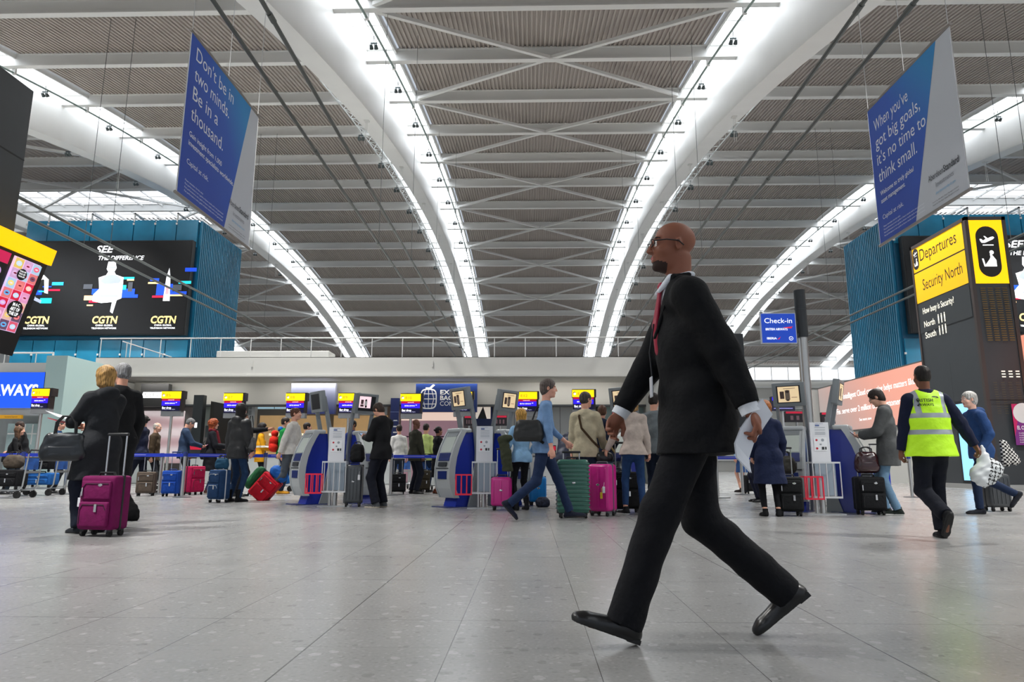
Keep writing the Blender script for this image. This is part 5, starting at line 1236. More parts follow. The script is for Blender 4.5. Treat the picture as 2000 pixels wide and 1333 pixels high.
# shirt and jacket with an open front
make_top(K, ('shirt', 'dfe3ea', {'len': .05, 'fold': .002, 'sleeve': 1.0}), .012, 0)
_old = Field.build
def _jb(self, name, mats, parent, mfn=None, label=None):
    NBk, CHk = K['NB'], K['CH']
    self.cone(NBk+V(0, .11, .03)*s, CHk+V(0, .17, .06)*s, .088*s, .012*s, .008, op='s')
    self.cone(NBk+V(0, .03, .06)*s, NBk+V(0, .12, .02)*s, .062*s, .062*s, .01, op='s')
    return _old(self, name, mats, parent, mfn, label)
Field.build = _jb
make_top(K, ('jacket', '0c0d10', {'len': .185, 'fold': .006, 'sleeve': .93, 'flare': .018}), .024, 0)
Field.build = _old
NBk, CHk = K['NB'], K['CH']
F = Field(CHk-.2, NBk+.2, .005)                       # lapels
for sg in (-1, 1):
    a = NBk+V(sg*.062, .035, .035)*s; b = CHk+V(sg*.014, .142, .05)*s; c_ = CHk+V(sg*.08, .118, .15)*s
    F.cone(a, b, .012*s, .008*s, .004, (1.8, 1, 1)); F.cone(NBk+V(sg*.06, -.03, .045)*s, a, .012*s, .012*s, .01); F.cone(a+(b-a)*.25, c_, .007*s, .004*s, .015)
F.build('lapel', cloth('0e0f12'), rt)
F = Field(NBk-.16, NBk+.16, .004)                     # shirt collar
for sg in (-1, 1): F.cone(NBk+V(sg*.05, -.03, .05)*s, NBk+V(sg*.045, .045, .035)*s, .012*s, .012*s, .006); F.cone(NBk+V(sg*.045, .045, .035)*s, NBk+V(sg*.03, .095, -.02)*s, .018*s, .009*s, .006)
F.cone(NBk+V(-.045, -.05, .05)*s, NBk+V(.045, -.05, .05)*s, .012*s, .012*s, .02)
F.build('collar', cloth('e4e8ee'), rt)
F = Field(CHk-.1, NBk+.15, .004)
F.ell(NBk+V(0, .080, .005)*s, V(.020, .016, .022)*s, .004); F.cone(NBk+V(0, .085, -.01)*s, CHk+V(0, .136, .10)*s, .016*s, .028*s, .006, (1, .5, 1)); F.cone(CHk+V(0, .136, .10)*s, CHk+V(0, .128, .0)*s, .028*s, .03*s, .006, (1, .5, 1))
F.build('tie', mat('a01838', .45), rt)
for sd in 'RL':                                       # white cuffs
    e_ = nrm(K['wr'][sd]-K['el'][sd]); m = MB(); m.tube([v(K['wr'][sd]-e_*.035*s), v(K['wr'][sd]+e_*.012*s)], [.040*s, .038*s], 18); m.build('cuff', cloth('e4e8ee'), rt, True)
for sg in (-1, 1): pass
hw = K['hw']; m = MB()                                # glasses
for e in (-1, 1):
    m.tube([v(hw((e*.034+.024*math.cos(t), .110-.010*abs(math.cos(t)), .008+.017*math.sin(t)))) for t in [2*math.pi*i/16 for i in range(17)]], .0022, 6)
    m.tube([v(hw((e*.058, .102, .014))), v(hw((e*.080, .05, .016))), v(hw((e*.084, -.005, .012))), v(hw((e*.08, -.03, -.008)))], .003, 6)
m.tube([v(hw((-.011, .112, .012))), v(hw((0, .116, .014))), v(hw((.011, .112, .012)))], .002, 6)
m.build('glasses', mat('0a0a0c', .3), rt, True)
m = MB(); m.tube([v(CHk+V(-.06, .155, .1)*s), v(CHk+V(-.035, .172, -.02)*s), v(K['PEL']+V(-.03, .19, .14)*s)], .004, 6); m.build('lanyard', mat('202024', .5), rt)
c = v(K['PEL']+V(-.03, .195, .10)*s); m = MB(); m.rbox((c.x-.028, c.y-.003, c.z-.045), (c.x+.028, c.y+.003, c.z+.045), .003, 2); m.build('identity_card', mat('c9ccd2', .4), rt)
# laces and heels
for sd in 'RL':
    A = K['an'][sd]; M = K['an'][sd+'M']; m = MB()
    for i in range(4):
        m.tube([v(A+M @ (V(-.018, .045+.018*i, -.016-.009*i)*s)), v(A+M @ (V(.018, .050+.018*i, -.016-.009*i)*s))], .0028, 6)
    m.build('laces', mat('1c1c1e', .6), rt)
    m = MB(); pts = [(-.03, -.075), (.03, -.075), (.032, -.02), (-.032, -.02)]
    q8 = [v(A+M @ (V(x, y, -.088)*s)) for x, y in pts]+[v(A+M @ (V(x, y, -.070)*s)) for x, y in pts]; m.hexa(q8); m.build('heel', mat('0b0b0c', .5), rt)
# folded papers in the rear hand
hc = loc2w(K, K['wr']['L']); r = thing('paper_sheet', (hc.x, hc.y, hc.z-.2), 'folded white papers held in the rear hand of the striding man in black suit', 'paper')
m = MB(); base = hc+Vector((-.02, -.005, -.07)); sec = [(.085, .085), (.05, .04), (.0, -.03), (-.025, -.09), (-.02, -.145)]
for yy in (-.012, .006):
    vs = []; fs = []
    for i, (dx, dz) in enumerate(sec):
        for sgn in (-1, 1): vs.append(base+Vector((dx+.010*sgn+.026*sgn*(.5+.3*i/4), .05*sgn*.3+yy, dz-.03*sgn)))
        for sgn in (1, -1): vs.append(base+Vector((dx+.010*sgn+.026*sgn*(.5+.3*i/4), .05*sgn*.3+yy+.003, dz-.03*sgn)))
    for i in range(len(sec)-1):
        for k in range(4): fs.append((i*4+k, i*4+(k+1) % 4, i*4+4+(k+1) % 4, i*4+4+k))
    fs += [(3, 2, 1, 0), tuple(4*(len(sec)-1)+k for k in range(4))]; m.add(vs, fs)
m.build('sheet', mat('e6eaf2', .6), r, world=True)
# ------------------------------------------------------------------ travellers and staff
def who(px, fy, ht, yaw, label, dz=0, **kw):
    q = atF(px, fy); H = min(max(atY(px, ht, q.y).z, 1.5), 1.93)
    kw.setdefault('vox', .010 if q.y > 11 else .0085)
    return person(q.x, q.y, H, yaw, label, **kw)
def blob(J, name, prims, m_, noise=0, vox=.01, cuts=()):
    ps = np.array([x for p_ in prims for x in (p_[0], p_[1])]); R = max(max(p_[2], p_[3]) for p_ in prims)
    F = Field(ps.min(0)-R-.03, ps.max(0)+R+.03, vox)
    for p_ in prims: F.cone(p_[0], p_[1], p_[2], p_[3], .02, *(p_[4:] or ()))
    if noise: F.noise(noise, 1.5)
    for c in cuts: F.cut(*c)
    return F.build(name, m_, J['root'])
def backpack(J, col, label=None, w=.16, h=.42, d=.10):
    s = J['s']; c = J['CH']+V(0, -.20, .03)*s
    blob(J, 'backpack', [(c+V(-w*.5, 0, -h*.35)*s, c+V(w*.5, 0, -h*.35)*s, d*s, d*s), (c+V(-w*.45, 0, 0)*s, c+V(w*.45, 0, 0)*s, d*.95*s, d*.95*s), (c+V(-w*.35, 0, h*.35)*s, c+V(w*.35, 0, h*.35)*s, d*.7*s, d*.7*s), (c+V(0, -.04, -h*.2)*s, c+V(0, -.04, 0)*s, d*.8*s, d*.7*s)], cloth(col), .004)
    m = MB()
    for sg in (-1, 1): m.tube([Vector(J['NB']+V(sg*.09, -.12, -.02)*s), Vector(J['NB']+V(sg*.10, 0, .0)*s), Vector(J['CH']+V(sg*.11, .145, .12)*s), Vector(J['CH']+V(sg*.12, .12, -.05)*s), Vector(J['CH']+V(sg*.14, -.06, -.1)*s)], .016, 8)
    m.build('shoulder_strap', cloth('1c1c20'), J['root'], True)
def strap(J, sg, col='4a3626', z=-.05):
    s = J['s']; m = MB(); m.tube([Vector(J['NB']+V(sg*.08, 0, .0)*s), Vector(J['NB']+V(sg*.05, -.125, -.07)*s), Vector(J['CH']+V(0, -.165, .03)*s), Vector(J['PEL']+V(-sg*.15, -.14, .12)*s), Vector(J['PEL']+V(-sg*.21, 0, .02)*s)], .011, 6, sq=1.8); m.build('cross_strap', cloth(col), J['root'], True)
def phone(J, sd='R', lab='phone', col='16161a', own='', dz=.02):
    q = loc2w(J, J['wr'][sd]+(J['wr'][sd]-J['el'][sd])*.36+V(0, .0, dz)); r = thing('phone', q, lab, 'phone', J['root'].rotation_euler.z)
    r.matrix_basis = Matrix.Translation(q) @ J['root'].matrix_basis.to_3x3().to_4x4() @ Matrix.Rotation(math.radians(-50), 4, 'X')
    m = MB(); m.rbox((-.038, -.006, -.075), (.038, .006, .075), .005, 2); m.build('case', mat(col, .3), r); m = MB(); m.box((-.033, -.0075, -.068), (.033, -.006, .068)); m.build('screen', glow('8fa8c8', .4), r)
HOLD = dict(R=(.10, .30, 1.12), L=(-.08, .28, 1.08), Rn=(-.6, 0, .8), Ln=(.6, 0, .8), curlR=35, curlL=35)
WALK = dict(rf=(.09, .30, .01, 14, 5), lf=(-.09, -.34, .10, -38, -5), R=(.25, -.16, .84), L=(-.25, .22, .86))
WALK2 = dict(lf=(-.09, .30, .01, 14, -5), rf=(.09, -.34, .10, -38, 5), L=(-.25, -.16, .84), R=(.25, .22, .86))
DK = 'suit'
# far left group
who(8, 966, 832, -65, 'woman with long brown hair in black top leaning on a trolley at the left edge', hair=('long', '5e4430'), top=('shirt', '141416', {'sleeve': .7}), bottom=('jeans', '24303c'), fem=1, R=(.15, .40, 1.0), L=(-.12, .40, 1.0), lean=14, hp=-4)
who(38, 962, 822, 120, 'bearded man in black t-shirt bending towards the woman with long brown hair', hair=('short', '3a2820'), face=dict(beard=1, hair='4a3022'), top=('shirt', '111216', {'sleeve': .3}), bottom=('jeans', '1c2430'), R=(.14, .36, 1.0), L=(-.14, .34, .98), lean=10, hp=22)
j = who(100, 964, 820, -70, 'man with grey hair in dark blue sweater reading a magazine behind the belt', hair=('short', '6a6866'), top=('sweater', '1c3c5e'), bottom=('jeans', '20242c'), R=(.10, .32, 1.08), L=(-.10, .32, 1.08), hp=8)
q = loc2w(j, V(0, .40, 1.10)); r = thing('magazine', q, 'magazine held by the man in dark blue sweater at left', 'magazine', math.radians(-70)); m = MB()
m.hexa([(-.15, -.01, -.12), (0, .04, -.12), (0, .05, -.12), (-.15, 0, -.12), (-.15, -.05, .14), (0, 0, .14), (0, .01, .14), (-.15, -.04, .14)]); m.hexa([(0, .04, -.12), (.15, -.01, -.12), (.15, 0, -.12), (0, .05, -.12), (0, 0, .14), (.15, -.05, .14), (.15, -.04, .14), (0, .01, .14)]); m.build('pages', mat('8a7868', .5, noise=.5, nscale=20), r)
# pair with the purple suitcase
W1 = who(176, 1041, 716, 62, 'blonde woman in long black raincoat with hood reading papers at left', hair=('bob', 'b38c52'), top=('coat', '24262a', {'len': .38, 'hood': 1, 'flare': .03, 'fold': .006}), bottom=('wide', '171d2c'), shoes=('20242a', '16181c'), fem=1, L=(-.12, .36, 1.16), R=(.08, .38, 1.14), hp=6, ft=.012, vox=.007)
who(209, 1029, 708, 65, 'grey-haired man in dark coat standing right behind the blonde woman', hair=('short', '8a8c90'), top=('coat', '16171a', {'len': .40}), bottom=('suit', '15171c'), shoes=('4a3020', '2a1c14'), L=(-.26, .05, .86), R=(.26, .1, .9))
q = loc2w(W1, W1['wr']['L']*.5+W1['wr']['R']*.5+V(0, .17, .05)); r = thing('leaflet', q, 'red and white leaflets held by the blonde woman in black raincoat', 'papers', math.radians(62))
m = MB(); m.hexa([(-.20, -.08, .02), (.12, -.08, -.05), (.12, .20, .03), (-.20, .20, .10), (-.20, -.08, .024), (.12, -.08, -.046), (.12, .20, .034), (-.20, .20, .104)]); m.build('white_sheet', mat('e0e2ea', .5), r)
m = MB(); m.hexa([(-.18, -.06, -.03), (.06, -.04, -.06), (.06, .10, -.03), (-.18, .18, .02), (-.18, -.06, -.024), (.06, -.04, -.054), (.06, .10, -.024), (-.18, .18, .026)]); m.build('red_folder', mat('c8243c', .45), r)
q = loc2w(W1, W1['el']['L']*.45+W1['wr']['L']*.55+V(-.15, -.17, 0)); softbag((q.x, q.y, q.z-.42), 20, .44, .15, .30, '15191f', 'large black leather handbag on the arm of the blonde woman in raincoat', 'handbag', 'handbag', strap=.17, mt=mat('151a20', .35, noise=.1, coat=.2), rough=.4)
r = suitcase(198, 1047, -10, .41, .24, .60, '6e0c4c', 'soft', 'purple upright suitcase with grey zip pulls beside the blonde woman', handle=.42); tagon(r, (-.21, -.1, .38), 'e0e0e6')
q = atF(243, 1018); r = thing('garment_bag', (q.x, q.y, 0), 'black garment bag leaning behind the purple suitcase', 'bag', .2); F = Field((-.2, -.15, -.02), (.25, .15, .6), .009); F.cone((-.1, 0, .48), (.06, 0, .10), .04, .11, .03, (1, .6, 1)); F.cone((.06, 0, .1), (.12, 0, .04), .1, .05, .03, (1, .6, 1)); F.noise(.006, 1.5); F.build('bag_body', cloth('121214'), r)
# queue, left part
j = who(233, 965, 811, 15, 'person in black jacket with pale grey hood behind the grey-haired man', hair=('short', '4a3426'), top=('jacket', '17191d', {'hood': 0}), bottom=('jeans', '16181c')); s = j['s']
blob(j, 'hood', [(j['NB']+V(-.06, -.08, 0)*s, j['NB']+V(.06, -.08, 0)*s, .06*s, .06*s), (j['NB']+V(-.07, .0, .01)*s, j['NB']+V(-.03, -.08, .05)*s, .045*s, .05*s)], cloth('a8aaac')); backpack(j, '15161a')
who(268, 966, 811, 95, 'woman with black hair in bun and navy uniform walking left behind the belt', hair=('bun', '17130f'), top=('jacket', '1b2036', {'len': .16}), bottom=('suit', '141827'), fem=1, **dict(WALK2, L=(-.05, .25, 1.25)))
who(293, 963, 826, -80, 'elderly white-haired man in brown jacket in the queue', hair=('bald', 'c8c4bc'), skin='dba890', top=('jacket', '46392a'), bottom=('jeans', '23252b'), hp=5)
suitcase(284, 969, 15, .40, .24, .55, '5a4e44', 'soft', 'greyish brown suitcase below the elderly man in brown jacket', handle=.35)
j = who(352, 965, 815, -55, 'grey-haired man in slate blue jacket looking down at a phone beside the blue suitcase', hair=('short', '77787a'), top=('jacket', '2b3c55'), bottom=('jeans', '15181f'), hp=32, R=(.13, .36, 1.10), L=(-.24, .16, .86), Rn=(-.6, 0, .8)); phone(j, 'R', 'phone held by the grey-haired man in slate blue jacket', 'a02038')
suitcase(334, 970, -4, .40, .24, .58, '1746a0', 'soft', 'bright blue upright suitcase between two barrier posts', handle=.42, accent='14306e')
j = who(405, 964, 820, -60, 'woman with curly red hair in black coat and maroon scarf', hair=('curly', 'a04c22'), skin='e0b09c', top=('coat', '15171d', {'len': .40, 'flare': .03}), bottom=('jeans', '1c2c50'), shoes=('4a2c28', 'c8b090'), fem=1, **HOLD); s = j['s']
blob(j, 'scarf', [(j['NB']+V(-.05, .03, .03)*s, j['NB']+V(.05, .03, .03)*s, .055*s, .055*s), (j['NB']+V(-.06, -.04, .04)*s, j['NB']+V(.06, -.04, .04)*s, .05*s, .05*s), (j['NB']+V(.03, .10, 0)*s, j['PEL']+V(.05, .19, .2)*s, .04*s, .045*s)], cloth('6a1c28'))
q = loc2w(j, V(-.25, -.1, .80)); softbag((q.x, q.y, .85), -30, .34, .18, .36, '101114', 'black shoulder bag at the back of the red-haired woman', 'shoulder_bag', 'bag', strap=.12)
suitcase(376, 967, 70, .45, .28, .68, 'b01048', 'soft', 'crimson suitcase standing left of the red-haired woman', handle=.2, tilt=0)
W2 = who(457, 981, 788, -20, 'woman in black quilted jacket with dark hair seen from behind, grey shoulder bag', hair=('long', '191513'), top=('puffer', '131417', {'len': .16, 'hood': 1}), bottom=('slim', '1f3858'), shoes=('151517', '101010', 'boot'), fem=1, R=(.25, .08, .85), L=(-.27, .05, .82))
q = loc2w(W2, V(.24, .05, .9)); softbag((q.x, q.y, 1.0), -15, .28, .13, .26, '45464a', 'grey leather shoulder bag hanging at the hip of the woman in black quilted jacket', 'shoulder_bag', 'bag', strap=.42, mt=mat('4a4a4c', .4, noise=.1))
who(463, 970, 800, -85, 'person in black pullover hidden behind the quilted jacket, one arm pointing right', hair=('short', '1c1614'), skin='a87458', top=('sweater', '101115', {'len': .2}), bottom=('suit', '13151b'), L=(-.10, .70, 1.44), R=(.20, .30, .95), curlL=12, Lp=(-.4, 0, -1))
suitcase(426, 982, -25, .34, .26, .62, '1c3a60', 'soft', 'navy blue suitcase standing left of the woman in quilted jacket', handle=0, accent='c0c4ca')
q = atF(426, 982); softbag((q.x+.02, q.y, .632), 0, .26, .14, .22, '1d4a66', 'small teal bag sitting on the navy blue suitcase', 'travel_bag', 'bag', strap=.05)
who(503, 962, 827, -70, 'person with dark bob hair in yellow top with black and white chest stripe', hair=('bob', '1a1414'), top=('sweater', 'dc9c14', {'stripe': ('e8e4dc', 1.14, 1.19), 'len': .16}), bottom=('suit', '15161a'), fem=1, **HOLD)
j = who(547, 965, 813, -78, 'man in green jacket with red backpack in the queue', hair=('short', '2a1e18'), top=('jacket', '15803c'), bottom=('jeans', '1c2c44'), shoes=('c88a20', 'b07818'), hp=5); backpack(j, 'd42a1c', w=.18, h=.46, d=.11); s = j['s']
blob(j, 'hood', [(j['NB']+V(-.06, -.07, .02)*s, j['NB']+V(.06, -.07, .02)*s, .065*s, .065*s)], cloth('1f6ab8'))
who(592, 962, 826, -60, 'man in navy sweater mostly hidden behind the man in white sweater', hair=('short', '241a16'), top=('sweater', '14224a'), bottom=('jeans', '16202e'))
M3 = who(560, 978, 797, -92, 'man in off-white sweater and grey trousers walking right pulling a bag', hair=('short', '5a3624'), skin='dca48c', top=('sweater', 'd6d2ca'), bottom=('jeans', '51575e'), shoes=('2a1c18', '15100e'), lean=6, rf=(.09, -.40, .14, -42, 4), lf=(-.09, .32, .0, 4, -4), R=(.27, -.12, .80), L=(-.22, .20, .84))
rc_ = suitcase(497, 978, 0, .42, .26, .60, 'c01228', 'soft', 'red suitcase tilted on its wheels behind the man in white sweater', tilt=40, accent='5a0c14')
RC = rc_.matrix_basis; q = atF(506, 972); r = softbag((q.x+.02, q.y+.22, .30), 0, .52, .22, .18, '25603a', 'green duffel bag slung across the tilted red suitcase', 'duffel_bag', 'bag'); r.matrix_basis = RC @ Matrix.Translation((-.215, .0, .34)) @ Matrix.Rotation(math.radians(-90), 4, 'Y')
r = softbag((0, 0, 0), 0, .40, .24, .24, '1b5cae', 'blue and black holdall lying on top of the tilted red suitcase', 'holdall', 'bag', strap=.1); r.matrix_basis = RC @ Matrix.Translation((.02, .0, .602))
# centre
who(684, 962, 802, 150, 'dark-haired staff member in navy behind the first kiosk pair', hair=('short', '18120f'), skin='9a6a50', top=('jacket', '16255e'), bottom=('suit', '14182a'))
M4 = who(741, 992, 783, 62, 'young man in black suit looking down at a phone beside the grey suitcase', hair=('mid', '38281f'), top=('jacket', '131417', {'len': .14}), bottom=('suit', '10131f'), shoes=('4a4d50', 'c8beae'), hp=38, L=(-.10, .30, 1.16), R=(.08, .30, 1.14), Ln=(.6, 0, .8), Rn=(-.6, 0, .8)); phone(M4, 'L', 'phone held by the young man in black suit')
r = suitcase(689, 990, 8, .32, .25, .72, '42464a', 'ribv', 'dark grey hard suitcase left of the young man in black suit'); tagon(r, (.1, -.14, .55), 'd8dade')
q = atF(690, 990); r = softbag((q.x+.03, q.y+.02, .765), 10, .26, .18, .33, '121315', 'black backpack sitting on the dark grey hard suitcase', 'backpack', 'backpack', strap=.03)
who(808, 965, 819, -50, 'bald man in olive jacket waiting behind the belt', hair=None, skin='6e4736', top=('jacket', '34342a', {'len': .16}), bottom=('suit', '141824'), R=(.24, .1, .85), L=(-.24, .1, .85))
who(829, 961, 828, -20, 'person in pale lime vest behind the bald man in olive jacket', hair=('short', '2a221c'), top=('shirt', 'cfe08a', {'len': .12}), bottom=('jeans', '20304c'))
who(776, 961, 830, 20, 'person in white top mostly hidden behind the young man in black suit', hair=('short', '2c221c'), top=('sweater', 'd4d2ce'), bottom=('jeans', '2a3444'), fem=1)
suitcase(776, 966, 10, .40, .26, .50, '17181b', 'soft', 'black suitcase on the floor right of the young man in black suit', handle=.35)
suitcase(826, 962, 30, .34, .24, .58, '3e382c', 'soft', 'olive brown suitcase behind the bald man', handle=.3)
j = who(853, 965, 834, -60, 'woman with hair tied back in black suit and cream blouse in the queue', hair=('bun', '1a1412'), skin='8a5c48', top=('coat', '17181c', {'len': .30}), bottom=('skirt', '15161a', .5), shoes=('5a2c1c', '2a1810'), fem=1, ft=.02, R=(.12, .30, 1.05), L=(-.2, .2, .9))
suitcase(874, 962, 5, .42, .28, .62, '14151a', 'soft', 'large black suitcase in front of the woman in black suit', handle=.25)
W5 = who(1018, 997, 799, 25, 'blonde woman in pale blue sweater and black trousers seen from behind', hair=('long', 'c6994c'), top=('sweater', '8ab4d8', {'len': .10}), bottom=('slim', '131419', .04), shoes=('14151a', '101010', 'boot'), fem=1, ft=.01, L=(-.16, .22, 1.02), R=(.22, .12, .98), hy=-20)
q = loc2w(W5, W5['el']['L']); r = thing('coat', (q.x-.06, q.y-.1, .62), 'dark green coat draped over the arm of the blonde woman in pale blue', 'coat'); F = Field((-.2, -.16, -.08), (.2, .16, .62), .009); F.cone((-.02, 0, .50), (.03, 0, .04), .08, .075, .03, (1, .7, 1)); F.cone((.03, 0, .30), (.08, 0, .0), .07, .05, .03, (1, .7, 1)); F.cone((-.06, 0, .52), (.08, 0, .54), .06, .05, .03); F.noise(.007, 1.6); F.cut((0, 0, 0), (0, 0, -1)); F.build('draped_cloth', cloth('3c4030'), r)
r = suitcase(980, 997, -6, .34, .23, .53, 'b81a7c', 'hard', 'small magenta cabin suitcase with raised handle left of the blonde woman', handle=.45)
suitcase(1049, 988, 12, .32, .24, .52, '1c8ad8', 'hard', 'sky blue hard suitcase behind the striding man in blue shirt')
q = atF(1060, 991); softbag((q.x, q.y, 0), 0, .24, .16, .17, '1d2334', 'small dark patterned bag on the floor by the sky blue suitcase', 'bag', 'bag', mt=mat('2a3044', .7, noise=.9, nscale=30))
M6 = who(1062, 1017, 741, -90, 'man in pale blue shirt and jeans striding right with a black satchel', hair=('mid', '5a504c'), skin='d49c86', top=('shirt', '6c8cb4', {'len': .10, 'sleeve': .75, 'fold': .006}), bottom=('jeans', '1b2a48'), shoes=('15192a', '101018'), lean=4, rf=(.09, -.42, .13, -46, 4), lf=(-.09, .34, .0, 3, -4), R=(.25, .10, .84), L=(-.22, .30, .98), hp=4, ft=.01, vox=.0075)
q = loc2w(M6, V(.20, -.20, .94)); softbag((q.x, q.y-.02, .97*M6['s']), 0, .40, .15, .29, '191a1b', 'black satchel slung at the back of the man in pale blue shirt', 'satchel', 'bag', mt=mat('1b1c1c', .5, noise=.2))
strap(M6, -1, '151515')
suitcase(1119, 1012, 3, .44, .28, .80, '35685a', 'ribbed', 'large green ribbed suitcase just right of the striding man in blue shirt', handle=.10)
who(1106, 995, 812, -35, 'person in navy quilted jacket bending down behind the green suitcase', hair=('short', '2a1e18'), top=('puffer', '171f3c', {'hood': 1}), bottom=('jeans', '1d2a44'), lean=28, hp=30, R=(.12, .35, .9), L=(-.12, .35, .9), pel=(0, -.05, .9))
j = who(1146, 1003, 766, -25, 'man in beige jacket with brown cross strap seen from behind', hair=('short', '45403c'), top=('jacket', 'b4aa90', {'len': .12}), bottom=('jeans', '232f44'), shoes=('3a1418', '200c10'), hy=25, R=(.20, .25, .95)); strap(j, -1, '40301f')
j = who(1180, 996, 792, -10, 'person in navy hoodie with pale strap standing behind the magenta suitcase', hair=('short', '5a3a2a'), top=('sweater', '1b2238', {'hood': 1, 'len': .12}), bottom=('jeans', '5a6e84'), fem=1, R=(.15, .25, 1.0)); strap(j, -1, 'a08a60')
W7 = who(1240, 1006, 770, -5, 'woman with curly blonde hair in beige sweater and tight jeans seen from behind', hair=('curly', 'b89462'), top=('sweater', 'b8aaa0', {'len': .06, 'flare': .04, 'fold': .007}), bottom=('slim', '233f68', .05), shoes=('17181b', 'e6e6e4'), fem=1, L=(-.40, .10, .90), R=(.24, .06, .86), rf=(.12, 0, 0, 0, 5), lf=(-.13, .05, 0, 0, -35), vox=.008)
r = suitcase(1178, 1008, -32, .34, .30, .74, 'c81a84', 'hard', 'large bright pink hard suitcase beside the woman with curly hair', accent='55585e'); tagon(r, (.06, -.165, .34), 'e8c030'); tagon(r, (.10, -.165, .42), 'f0f0f0')
q = atF(1183, 1004); softbag((q.x+.0, q.y, .785), 0, .26, .16, .12, '17181b', 'small black bag resting on the large bright pink suitcase', 'bag', 'bag', mt=mat('1c1d20', .4, noise=.3))
suitcase(1222, 1002, 4, .46, .28, .62, '141416', 'soft', 'black suitcase with raised handle in front of the woman with curly hair', handle=.45)
who(1284, 1003, 768, -30, 'dark-haired person in grey top behind the walking man in black', hair=('short', '231a16'), top=('sweater', '6c7478'), bottom=('jeans', '1b2436'))
suitcase(1332, 1011, 12, .34, .25, .62, '19191c', 'hard', 'black hard suitcase seen between the legs of the walking man in black')
who(1368, 990, 790, 20, 'person in dark clothes hidden behind the torso of the walking man in black', hair=('short', '231a16'), top=('jacket', '1c1e24'), bottom=('suit', '15171d'))
who(1453, 962, 828, 30, 'woman in denim skirt and pale blue top far behind the held papers', hair=('bob', '6a4a34'), top=('shirt', '9cb8d4'), bottom=('skirt', '2a4a7c', .42), shoes=('2a2020', '201818'), fem=1)
suitcase(1468, 965, 10, .36, .24, .48, '17181b', 'soft', 'black suitcase beside the woman in denim skirt', handle=.3)
who(1487, 981, 798, 88, 'man in navy suit half hidden behind the woman in navy coat', hair=('short', '2c221c'), top=('jacket', '171c30'), bottom=('suit', '171b2e'))
W8 = who(1508, 1009, 784, -8, 'woman with red-blonde hair in long navy coat seen from behind', hair=('bob', 'a4622e'), top=('coat', '1a2340', {'len': .44, 'flare': .05}), bottom=('slim', '111216', .05), shoes=('121214', '101010'), fem=1, R=(.24, .22, .94), L=(-.22, .15, .90))
suitcase(1543, 1008, -6, .36, .26, .56, '131416', 'soft', 'black upright suitcase right of the woman in navy coat', handle=.42)
q = atF(1541, 1003); softbag((q.x, q.y-.02, .60), 0, .30, .18, .28, '34332e', 'dark olive bag on the black suitcase right of the navy coat', 'travel_bag', 'bag', strap=.06)
# right
M9 = who(1746, 1006, 756, 58, 'young man in grey wool coat and pale jeans looking down at a phone', hair=('mid', '2a1e1a'), skin='dca890', top=('coat', '4b4d4e', {'len': .26, 'fold': .006}), bottom=('jeans', '66849e'), shoes=('1c2420', 'd8d8d4'), hp=30, L=(-.10, .32, 1.10), R=(.06, .32, 1.10), Ln=(.5, 0, .8), Rn=(-.5, 0, .8), lf=(-.13, -.06, 0, 0, -10), rf=(.12, .10, 0, 0, 15), ft=.01, vox=.0085); phone(M9, 'L', 'phone held by the young man in grey wool coat', '50181c')
m = MB(); hw = M9['hw']
for e in (-1, 1): m.tube([Vector(hw((e*.034+.022*math.cos(t), .107, .006+.016*math.sin(t)))) for t in [2*math.pi*i/12 for i in range(13)]], .0025, 5); m.tube([Vector(hw((e*.056, .10, .010))), Vector(hw((e*.084, 0, .01)))], .003, 5)
m.build('glasses', mat('101012', .3), M9['root'])
suitcase(1701, 1006, -4, .40, .26, .56, '131417', 'soft', 'black upright suitcase left of the man in grey coat', handle=.10)
q = atF(1701, 1006); softbag((q.x, q.y-.01, .615), -5, .36, .2, .33, '3a1418', 'glossy maroon bag on top of the black suitcase by the man in grey coat', 'travel_bag', 'bag', strap=.06, mt=mat('2e1014', .25, noise=.3, coat=.4))
suitcase(1722, 984, 0, .34, .24, .70, '2038b0', 'soft', 'blue topped suitcase behind the man in grey coat', handle=.45)
HV = who(1836, 1053, 714, -6, 'airline worker in yellow high visibility vest walking away, seen from behind', hair=('buzz', '1c1512'), skin='7a4e3a', top=('jacket', '161c34', {'len': .10}), bottom=('suit', '141722'), shoes=('15161a', '0e0e10'), rf=(.07, .10, 0, 0, 6), lf=(-.06, -.30, .17, -58, -4), R=(.43, -.02, .92), L=(-.27, .05, .86), ft=.02, vox=.007)
s = HV['s']; VC = mat('b4e81c', .6, emit=.18, noise=.05, bump=.3, bscale=20); SILV = mat('a6adb4', .35, metal=.3)
F = Field(HV['PEL']-V(.36, .34, .22)*s, HV['NB']+V(.36, .34, .16)*s, .007); q_ = (1, .76, 1); PEL, CH, SHc, NB = HV['PEL'], HV['CH'], HV['SHc'], HV['NB']
F.cone(PEL+V(0, 0, .04)*s, CH, .215*s, .205*s, .03, q_); F.cone(CH, SHc-V(0, 0, .05)*s, .202*s, .176*s, .04, q_); F.cone(PEL+V(0, 0, .08)*s, PEL-V(0, 0, .14)*s, .222*s, .262*s, .02, q_, (0, 1)); F.cut(PEL-V(0, 0, .105)*s, (0, 0, -1))
for sg in (-1, 1): F.cone(NB+V(sg*.05, 0, -.03)*s, HV['sh']['R' if sg > 0 else 'L']-V(sg*.015, 0, -.005)*s, .076*s, .075*s, .03)
F.cone(NB, NB+V(0, 0, .12)*s, .085*s, .075*s, .01, op='s')
for sg, sd in ((1, 'R'), (-1, 'L')): F.cone(HV['sh'][sd]+V(sg*.075, 0, -.08)*s, HV['sh'][sd]+V(sg*.10, 0, .10)*s, .055*s, .06*s, .01, op='s')
F.noise(.004, 1.3)
